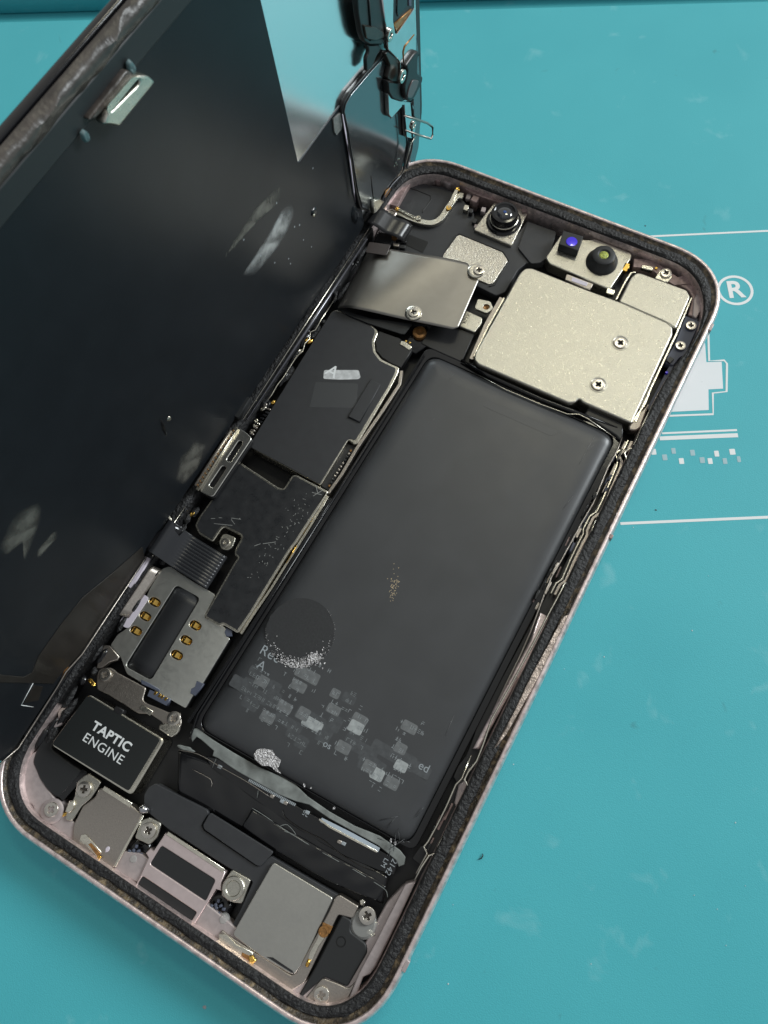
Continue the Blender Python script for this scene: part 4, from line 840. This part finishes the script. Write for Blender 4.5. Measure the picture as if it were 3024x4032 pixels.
plate('brown_label', q('1', [(318, 935), (495, 958), (460, 1045), (288, 1020)], 7.4), 7.1, 7.3, mat('brown_tape', (.055, .045, .042), .3, 0, .1, 30), CPL, bevel=.05, r=.3)

# ================================================================== DISPLAY
DX = 2.5
DP = thing('display_panel', 'black backed display panel standing upright along the left edge of the phone', 'display panel', (DX, 77, 7))
zt = 76.6; y0, y1 = 5.4, 150.4; zl = 6.9
def rrect(y0, y1, z0, z1, r): return rnd([(y0, z0), (y1, z0), (y1, z1), (y0, z1)], r, 8)
upright('glass', rrect(y0, y1, zl, zt, 8), .4, 1.6, BLKG, DP, bevel=.3)
upright('back_frame', rrect(y0 + .8, y1 - .8, zl + .7, zt - .8, 7.5), 1.5, 2.2, BLK, DP, bevel=.1)
# bare steel plate (polished), only where the film does not cover it
upright('steel_plate', rnd([(107, 9), (147.8, 9), (147.8, 72), (107, 72)], 3), 2.1, 2.42, STEELM, DP, bevel=.1)
fl = vx('O', [(634, 366)], DX)[0]
zc_ = fl[1]
f = [(y0 + 2.6, zl + 1.2), (124.0, zl + .6), (124.0, zc_), (108.7, zc_), (108.7, zt - 4.6), (y0 + 2.6, zt - 4.6)]
upright('back_film', rnd(f, .5), 2.2, DX + .1, SHEET, DP, bevel=.12, label='black film with faint smudges and small dents')
# worn bezel of the display frame: free edge (top), short ends
def bez(name, y_0, y_1, z_0, z_1, x1=3.2, jit=.35, n=90, material=BEZEL, seed=0):
    G = []
    for (a, xx) in ((0, 1.6), (.06, x1 - .3), (.3, x1), (.7, x1), (.94, x1 - .4), (1, 2.0)):
        row = []
        for i in range(n + 1):
            t = i / n
            if abs(y_1 - y_0) > abs(z_1 - z_0): p = Vector((xx, y_0 + (y_1 - y_0) * t, z_0 + (z_1 - z_0) * a))
            else: p = Vector((xx, y_0 + (y_1 - y_0) * a, z_0 + (z_1 - z_0) * t))
            p += noise.noise_vector(p * .9 + Vector((seed, 0, 0))) * jit * (0 if a in (0, 1) else 1); row.append(tuple(p))
        G.append(row)
    me = from_grid(G); bm = bmesh.new(); bm.from_mesh(me); bmesh.ops.recalc_face_normals(bm, faces=bm.faces); bm.to_mesh(me); bm.free()
    return link(name, me, material, DP, smooth=50)
bez('bezel', y0 + 7, y1 - 7, zt - 2.3, zt - .2)
bez('bezel', y0 + .2, y0 + 2.3, zl + 6, zt - 6, jit=.15, material=BLK)
bez('bezel', y0 + 7, 46, zl - .1, zl + .8, x1=2.9, jit=.08, material=BLKG)
tube('bezel_edge', [(3.0, 46.5, 7.6), (3.0, 27.5, 7.5), (2.9, 24, 8.6), (2.9, 21.5, 8.2), (2.9, 10.5, 7.7), (2.9, 7.6, 10), (2.9, 7.2, 20)], .16, NICKD, DP, n=6)
upright('bezel_step', [(y0 + 9, zt - 5.2), (y1 - 10, zt - 5.2), (y1 - 10, zt - 2.2), (y0 + 9, zt - 2.2)], 2.2, 2.9, BLKM, DP, bevel=.2)
# silver clip on the free edge
cp = vx('9', [(680, 395), (700, 378), (745, 378), (785, 412), (600, 640), (575, 632), (520, 628), (545, 560)], 4.2)
ch = vx('9', [(705, 400), (700, 425), (565, 560), (548, 560), (548, 540), (668, 400)], 4.2)
upright('edge_clip', [rnd(cp, .5), rnd(ch, .4)], 2.9, 4.2, NICK, DP, bevel=.25, label='bright silver slotted clip on the upper edge')
upright('edge_clip', rnd(vx('9', [(640, 350), (690, 380), (480, 600), (440, 605)], 3.6), .4), 2.4, 3.6, BEZEL, DP, bevel=.2)
for x, y in ((670, 345), (440, 690)):
    c = vx('9', [(x, y)], 3.6)[0]; blob('torn_foam', c[0], c[1], 0, .5, .8, .5, mat('teal_foam', (.07, .12, .125), .5) if x == 670 else bpy.data.materials['teal_foam'], DP, seed=x, upx=3.2)
# smudges, dents and a painted reflection streak
for k, x, y, ry_, rz_, rt, M_, h in (('1', 2, 2, 0, 0, 0, None, 0),):
    pass
def mark(name, k, x, y, ry_, rz_, rt, M_, h=.12, seed=1.):
    c = vx(k, [(x, y)], DX + .1)[0]; return blob(name, c[0], c[1], 0, ry_, rz_, h, M_, DP, seed=seed, rot=rt, upx=DX + .08, n=16, rings=3)
mark('dent', 'O', 678, 458, .75, 1.0, .3, BLKG, .5, 3); mark('dent', 'O', 676, 464, .28, .55, .3, TIN, .6, 5)
mark('scratch', 'L', 920, 205, .35, .5, 0, TIN, .3, 2); mark('dent', 'L', 890, 255, .25, 2.2, -.25, BLKG, .35, 8)
for i, (x, y) in enumerate(((1390, 1020), (1480, 1140), (1505, 1130), (1525, 1205), (1572, 845), (1225, 1205), (1310, 1285), (1450, 1300), (1460, 1325), (1380, 1320), (1565, 1240))):
    mark('fleck', '9', x, y, .16, .2, 0, GRYT, .1, i)
for i in range(16):
    t = random.random(); mark('glue_trace', '9', 1140 + 260 * t + random.gauss(0, 6), 1290 - 340 * t + random.gauss(0, 8), .5, .18, .3 + random.random(), mat('glue_trace', (.05, .05, .045), .3) if i == 0 else bpy.data.materials['glue_trace'], .04, i)
REFL = mat('painted_reflection_smear', (.30, .305, .30), .4, 0, .6, 60, .5, 4, bdist=.003, alpha=.7)  # pale reflection of the loose cover plate, painted into this colour
STB = mat('dull_smear', (.10, .098, .085), .4, 0, .5, 60, .3, 6, bdist=.003)
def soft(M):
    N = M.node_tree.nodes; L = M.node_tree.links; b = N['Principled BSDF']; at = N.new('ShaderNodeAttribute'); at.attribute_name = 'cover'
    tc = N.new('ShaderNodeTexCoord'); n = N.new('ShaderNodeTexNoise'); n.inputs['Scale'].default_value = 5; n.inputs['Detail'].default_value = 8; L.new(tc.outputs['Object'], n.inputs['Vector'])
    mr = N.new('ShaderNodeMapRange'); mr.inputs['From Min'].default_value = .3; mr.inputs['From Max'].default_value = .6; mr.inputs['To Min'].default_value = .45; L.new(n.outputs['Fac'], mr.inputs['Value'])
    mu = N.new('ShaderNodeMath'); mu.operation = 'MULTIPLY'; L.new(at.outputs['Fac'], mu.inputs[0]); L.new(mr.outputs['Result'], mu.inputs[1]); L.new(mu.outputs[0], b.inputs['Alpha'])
soft(REFL); soft(STB)
def smear_or_reflection(k, pts, M_, th=.02, **kw):
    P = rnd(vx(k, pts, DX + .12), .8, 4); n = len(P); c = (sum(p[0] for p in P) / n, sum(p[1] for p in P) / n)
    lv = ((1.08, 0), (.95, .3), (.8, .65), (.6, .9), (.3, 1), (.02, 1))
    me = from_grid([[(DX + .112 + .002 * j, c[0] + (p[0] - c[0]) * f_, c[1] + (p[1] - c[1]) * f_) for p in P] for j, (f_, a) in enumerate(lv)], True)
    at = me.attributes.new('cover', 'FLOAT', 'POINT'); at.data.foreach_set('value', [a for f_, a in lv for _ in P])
    return link('smear_or_reflection', me, M_, DP, smooth=True, **kw)
smear_or_reflection('9', [(1462, 1030), (1476, 1075), (1435, 1180), (1370, 1275), (1285, 1372), (1225, 1372), (1290, 1270), (1350, 1180), (1415, 1060)], REFL, label='pale grey soft streak with the cover plate reflection painted in')
smear_or_reflection('9', [(1385, 940), (1418, 950), (1400, 1020), (1290, 1120), (1180, 1240), (1130, 1290), (1170, 1220), (1280, 1050)], STB)
smear_or_reflection('L', [(200, 672), (222, 690), (215, 770), (165, 900), (135, 975), (128, 965), (150, 890), (125, 878), (40, 945), (12, 930), (8, 890), (60, 770), (110, 710)], STB)
smear_or_reflection('L', [(300, 810), (315, 850), (215, 960), (200, 955), (205, 920)], STB)
smear_or_reflection('L', [(1060, 330), (1120, 350), (1080, 470), (1000, 560), (960, 540), (980, 420)], STB)
# flex film on the lower end, label corner
ff = vx('L', [(775, 905), (620, 1040), (450, 1180), (330, 1330), (210, 1500), (175, 1590), (130, 1612), (0, 1600), (-60, 1590), (-60, 1640), (290, 1648), (335, 1590), (430, 1500), (790, 965)], DX + .2)
upright('flex_film', ff, DX + .08, DX + .22, BROWNF, DP, bevel=.05, label='dark brown flexible film near the bottom end')
mark('gold_pad', 'L', 355, 1585, 1.4, .5, .5, COPP, .2, 7); mark('gold_pad', 'L', 345, 1610, .5, .35, .5, GOLD, .3, 9)
lb = vx('L', [(180, 1645), (115, 1765), (180, 1775)], DX + .15)
for a, b in ((0, 1), (1, 2)):
    tube('label_line', [(DX + .15, *lb[a]), (DX + .15, *lb[b])], .12, WHT, DP, n=4)
upright('code_label', vx('L', [(185, 1658), (235, 1665), (210, 1740), (128, 1755)], DX + .2), DX + .08, DX + .18, BROWNF, DP, bevel=.02)
# hook at the bottom edge
hk = q('4', [(240, 245), (255, 220), (290, 215), (320, 240), (345, 275), (370, 285)], 9.0)
tube('hook', [(x, y, 8.8) for x, y in smooth_path([Vector(p) for p in hk])], .3, TIN, DP, n=7) if False else None
patch('hook', q('4', [(232, 245), (262, 212), (300, 215), (330, 250), (355, 290)], 8.6), q('4', [(262, 268), (290, 255), (310, 265), (330, 285), (345, 315)], 8.2), lambda s, t: 8.5 - .8 * s, TIN, DP, nu=12, nv=3, th=.15)
stroke('side_wall_strip', q('4', [(170, 610), (60, 780), (10, 850)], 7.0), 1.0, 5.8, 7.0, LAV, PH)
stroke('clip_tab', q('3', [(440, 760), (395, 830), (365, 890)], 8.6), 2.2, 7.3, 8.6, BLKM, DP)

# silver slotted bracket at the hinge side
br = q('3', [(398, 968), (452, 1002), (486, 1038), (232, 1420), (196, 1412), (140, 1385)], 7.3)
s1 = rnd(q('3', [(400, 1050), (428, 1062), (345, 1195), (315, 1180)], 7.3), .55); s2 = rnd(q('3', [(292, 1215), (320, 1228), (232, 1362), (202, 1348)], 7.3), .55)
HB = plate('slotted_bracket', [rnd(br, .5), s1, s2], 6.9, 7.3, mat('bracket_steel', (.62, .61, .57), .26, 1, .15, 50), DP, bevel=.15, label='silver bracket with two long slots at the hinge edge')
stroke('bracket_fold', q('3', [(385, 965), (255, 1160), (125, 1375)], 7.9), .7, 7.0, 7.9, TIN, DP)
stroke('bracket_fold', q('3', [(345, 985), (235, 1150), (112, 1345)], 8.3), .35, 7.2, 8.3, NICKD, DP)
for i in range(15):
    t = i / 14; c = q1('3', 362 - 235 * t, 985 + 355 * t, 8.45); lathe('gold_dot', [(.16, 8.2), (.14, 8.42), (0, 8.45)], *c, COPP, DP, n=8)
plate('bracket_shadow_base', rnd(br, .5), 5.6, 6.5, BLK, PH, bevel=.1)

# ribbon cable: from the display down on to the board
def ribbon(name, yc0, yc1, prof, width, material, parent, ridges=0, wob=0, nv=36, **kw):
    G = []
    for i, (x, z) in enumerate(prof):
        t = i / (len(prof) - 1); yc = yc0 + (yc1 - yc0) * t; row = []
        for j in range(nv + 1):
            s = j / nv - .5; zz = z + (.035 * math.sin(j / nv * ridges * 2 * math.pi) if ridges and x > 7.3 else 0)
            row.append((x, yc + s * width, zz))
        G.append(row)
    me = from_grid(G); o = link(name, me, material, parent, smooth=50, **kw); md = o.modifiers.new('t', 'SOLIDIFY'); md.thickness = .015; md.offset = -1; return o
rc = [q1('4', x, y, z) for x, y, z in ((460, 385, 6.5), (180, 560, 7.5), (860, 640, 5.2), (720, 905, 5.2))]
ycA = q1('4', 350, 480, 7.5)[1]; 
pa = q('4', [(470, 385), (600, 480), (740, 560), (880, 640)], 5.5); pb = q('4', [(255, 615), (450, 745), (590, 830), (722, 908)], 5.5)
yA = (pa[0][1] + pb[0][1]) / 2; yB = (pa[3][1] + pb[3][1]) / 2; wA = pa[1][1] - pb[1][1]
prof = [(2.9, 8.2), (3.4, 8.6), (4.0, 8.6), (4.6, 8.3), (5.2, 7.7), (5.8, 7.0), (6.4, 6.3), (7.0, 5.85), (7.6, 5.7), (8.3, 5.62), (9.0, 5.6), (9.8, 5.6), (10.6, 5.6), (11.4, 5.6), (12.2, 5.58), (13.0, 5.5), (13.9, 5.3), (14.6, 5.0)]
ribbon('ribbon_cable', yA, yB, prof, wA, mat('ribbon_black', (.022, .023, .026), .27, 0, .05, 12), DP, ridges=11, nv=90, label='ribbed black ribbon cable running from the display to the board')
tri = q('4', [(360, 320), (200, 545), (100, 500), (340, 300)], 8)
patch('cable_fold', q('4', [(350, 318), (110, 512)], 8.8), q('4', [(470, 385), (250, 620)], 7.4), lambda s, t: 8.6 - 1.4 * t + .5 * math.sin(3.1 * t), BLKG, DP, nu=6, nv=10, th=.1)
# second cable near the top
pa = q('1', [(380, 730), (640, 775)], 6.6); pb = q('1', [(310, 810), (600, 915)], 6.6)
prof2 = [(2.8, 8.3), (3.6, 8.5), (4.4, 8.4), (5.2, 8.0), (6.2, 7.4), (7.2, 7.0), (8.2, 6.95), (9.2, 6.9), (10.0, 6.6), (10.4, 6.0), (10.4, 5.2)]
xe = (q1('1', 650, 780, 6.6)[0] + q1('1', 600, 915, 6.6)[0]) / 2
prof2 = [(2.8 + (x - 2.8) * (xe - 2.8) / 7.6, z) for x, z in prof2]
yE = (q1('1', 650, 780, 6.6)[1] + q1('1', 600, 915, 6.6)[1]) / 2; wE = q1('1', 655, 780, 6.6)[1] - q1('1', 600, 915, 6.6)[1]
ribbon('sensor_cable', yE - 1.0, yE, prof2, abs(wE) + .2, mat('cable_black', (.02, .02, .021), .28, 0, .1, 20), DP, nv=6, label='short black flat cable looping from the sensor strip into the body')
for x, y, M_ in ((525, 900, COPP), (560, 930, BLKG), (590, 975, BLK), (540, 960, NICKD), (600, 930, BLKG)):
    box('connector_piece', *q1('1', x, y, 5.6), 4.8, 5.6, 1.1, .8, M_, PH, rot=.4)
plate('connector_box', q('1', [(390, 850), (520, 880), (500, 960), (360, 930)], 5.4), 3.6, 5.4, BLK, PH, bevel=.15)

# glossy sensor plate and strip (upper end of the display)
gp = vx('T', [(385, 1085), (400, 1010), (450, 920), (620, 720), (800, 520), (830, 560), (790, 760), (800, 860), (815, 1110), (835, 1150), (940, 1030), (960, 1010), (975, 1200), (985, 1440), (940, 1650), (850, 1750), (740, 1900), (670, 2050), (560, 2010), (520, 1860), (430, 1300)], 3.4)
upright('sensor_backing', offset_poly(rnd(gp, .3), -.4), 2.44, 3.2, BLKS, DP, bevel=.08)
upright('sensor_plate', gp, 3.22, 3.4, GLOSSP, DP, bevel=.1, r=.3, label='mirror-like dark plate at the upper end')
tube('plate_edge', [(3.3, *p) for p in vx('T', [(370, 1110), (400, 1290), (440, 1550), (480, 1860), (495, 1960)], 3.4)], .16, LAV, DP, n=6)
tube('plate_edge', [(3.6, *p) for p in vx('T', [(1000, 1200), (1005, 1400), (960, 1640), (930, 1700), (850, 1780), (770, 1900), (690, 2060)], 3.6)], .2, mat('edge_grey', (.05, .05, .055), .3, .5), DP, n=6)
tube('plate_edge', [(3.7, *p) for p in vx('T', [(1085, 1300), (1030, 1390), (1005, 1480), (965, 1640), (920, 1720)], 3.7)], .1, TIN, DP, n=6)
# strap slot in the plate and pale foot
tube('plate_slot', [(3.42, *p) for p in vx('T', [(640, 1700), (655, 1850), (672, 1960)], 3.42)], .14, BLK, DP, n=5)
upright('foot_tab', vx('T', [(670, 2070), (670, 1950), (720, 1925), (770, 1950), (700, 2050)], 4.2), 3.4, 4.2, NICK, DP, bevel=.15)
upright('foot_tab', vx('T', [(765, 1920), (790, 1850), (845, 1800), (830, 1850), (790, 1910)], 3.7), 3.4, 3.7, COPP, DP, bevel=.15)
upright('film_corner', vx('T', [(280, 1150), (350, 1090), (372, 1110), (360, 1250), (310, 1310), (290, 1280)], DX + .4), DX + .08, DX + .4, SMUDGE, DP, bevel=.06)
mark('resin_blob', 'T', 480, 2080, 1.0, 2.3, .2, SHEET, .8, 4)
for x, y in ((905, 1545), (885, 1580), (870, 1610), (915, 1540), (895, 1595)): 
    c = vx('T', [(x, y)], 3.45)[0]; blob('solder_dot', c[0], c[1], 0, .2, .25, .15, TIN, DP, seed=x, upx=3.4, n=8, rings=2)
# the sensor / earpiece bracket
SX = 4.6
sbk = vx('T', [(750, -60), (862, -60), (858, 200), (875, 320), (895, 328), (1062, 85), (1075, 100), (1080, 480), (990, 600), (960, 690), (925, 740), (925, 600), (905, 575), (810, 480), (795, 300)], SX)
SBK = upright('sensor_bracket', sbk, 3.7, SX, SBRK, DP, bevel=.1, label='polished steel sensor bracket standing at the upper end')
upright('bracket_window', vx('T', [(862, -60), (858, 200), (885, 315), (1062, 80), (1065, -60)], SX - .5), 3.4, SX - .5, BLK, DP, bevel=.1)
for i, (P, M_) in enumerate((([(900, -50), (895, 120), (905, 160), (990, 70), (995, -50)], BLKG), ([(1010, -50), (1010, 60), (1035, 60), (1035, -50)], BLUEG), ([(870, 230), (890, 300), (1060, 90), (1030, 90)], COPP))):
    upright('earpiece_part', vx('T', P, SX - .3), 3.8, SX - .3, M_, DP, bevel=.1)
tube('pressed_line', [(SX + .02, *p) for p in vx('T', [(1058, 335), (965, 450), (952, 500), (955, 600)], SX)], .16, COPP, DP, n=5)
def vscrew(x, y, r, xx):
    c = vx('T', [(x, y)], xx)[0]
    o = bpy.data.objects.new('screw', SH); COL.objects.link(o); o.parent = DP; o.location = Vector((xx, c[0], c[1])) * MM - wl_(DP); o.scale = (r, r, r); o.rotation_euler = (0, math.pi / 2, 0)
    b = bpy.data.objects.new('recess', SB); COL.objects.link(b); b.parent = o
vscrew(830, 340, 1.0, SX + .3); vscrew(948, 740, 1.1, SX + .8); vscrew(1058, 1215, .8, SX)
upright('sensor_housing', vx('T', [(510, -60), (530, 150), (560, 330), (590, 410), (640, 440), (760, 440), (790, 400), (770, -60)], 4.4), 3.2, 4.2, BLKS, DP, bevel=.3, r=.5)
tube('housing_groove', [(4.3, *p) for p in vx('T', [(620, -60), (640, 180), (650, 330), (640, 400)], 4.4)], .2, BLK, DP, n=5)
upright('sensor_cell', vx('T', [(570, 240), (690, 260), (770, 310), (780, 360), (690, 400), (600, 380)], 4.5), 4.0, 4.5, FLEXB, DP, bevel=.2, r=.5)
upright('cable_strap', vx('T', [(600, 430), (720, 430), (740, 470), (690, 560), (660, 650), (600, 700), (595, 560), (625, 500)], 3.9), 3.2, 3.9, BLKS, DP, bevel=.25, r=.5)
upright('camera_flex', vx('T', [(810, 490), (910, 575), (925, 610), (925, 730), (920, 810), (850, 800), (800, 760), (830, 640), (780, 520)], 4.3), 3.4, 4.3, FLEXB, DP, bevel=.2, r=.4)
upright('camera_block', vx('T', [(800, 780), (960, 800), (965, 900), (985, 970), (940, 990), (850, 960), (815, 900)], 4.6), 3.4, 4.6, BLKS, DP, bevel=.3, r=.5)
upright('microphone_loop', vx('T', [(975, 640), (1060, 520), (1095, 490), (1130, 520), (1100, 545), (1095, 710), (1148, 745), (1140, 800), (1060, 960), (1020, 990), (975, 950), (965, 860), (985, 760), (1000, 680)], 5.4), 3.8, 5.4, BLKS, DP, bevel=.35, r=.6, label='curled black flex loop')
upright('loop_inside', vx('T', [(1050, 770), (1110, 780), (1090, 850), (1040, 950), (990, 950), (1010, 860)], 5.6), 5.3, 5.6, mat('loop_grey', (.11, .09, .09), .3, .3), DP, bevel=.2, r=.6)
upright('lower_bracket', vx('T', [(805, 850), (840, 950), (960, 985), (1030, 990), (1055, 1030), (1050, 1110), (1080, 1200), (1060, 1320), (1035, 1340), (985, 1330), (965, 1010), (940, 1035), (840, 1145), (815, 1110)], 4.3), 3.5, 4.3, SBRK, DP, bevel=.12, r=.3)
upright('end_glass', vx('T', [(1075, 300), (1100, 480), (1115, 800), (1120, 1200), (1105, 1420), (1060, 1600), (1010, 1690), (985, 1650), (1040, 1450), (1060, 1250), (1050, 800), (1050, 400)], 3.2), 2.6, 3.2, GLOSSP, DP, bevel=.15, r=.4)
for P in ([(1035, 990), (1050, 1120), (1085, 1150)], [(1035, 1190), (1045, 1330)], [(955, 1020), (975, 1220), (990, 1420), (950, 1640)]):
    tube('black_seam', [(4.4, *p) for p in vx('T', P, 4.4)], .2, BLK, DP, n=5)
# wire loop sticking out
hp = vx('T', [(985, 1130), (1080, 1155), (1180, 1190), (1225, 1225), (1225, 1300), (1210, 1340), (1110, 1310), (1000, 1270)], 5.2)
c = hp
tube('wire_clip', [(4.6, *hp[0]), (5.0, *hp[1]), (5.4, *hp[2]), (5.5, *hp[3]), (5.5, *hp[4]), (5.5, *hp[5]), (5.1, *hp[6]), (4.6, *hp[7])], .22, NICKD, DP, n=4, label='bent square wire clip sticking out')
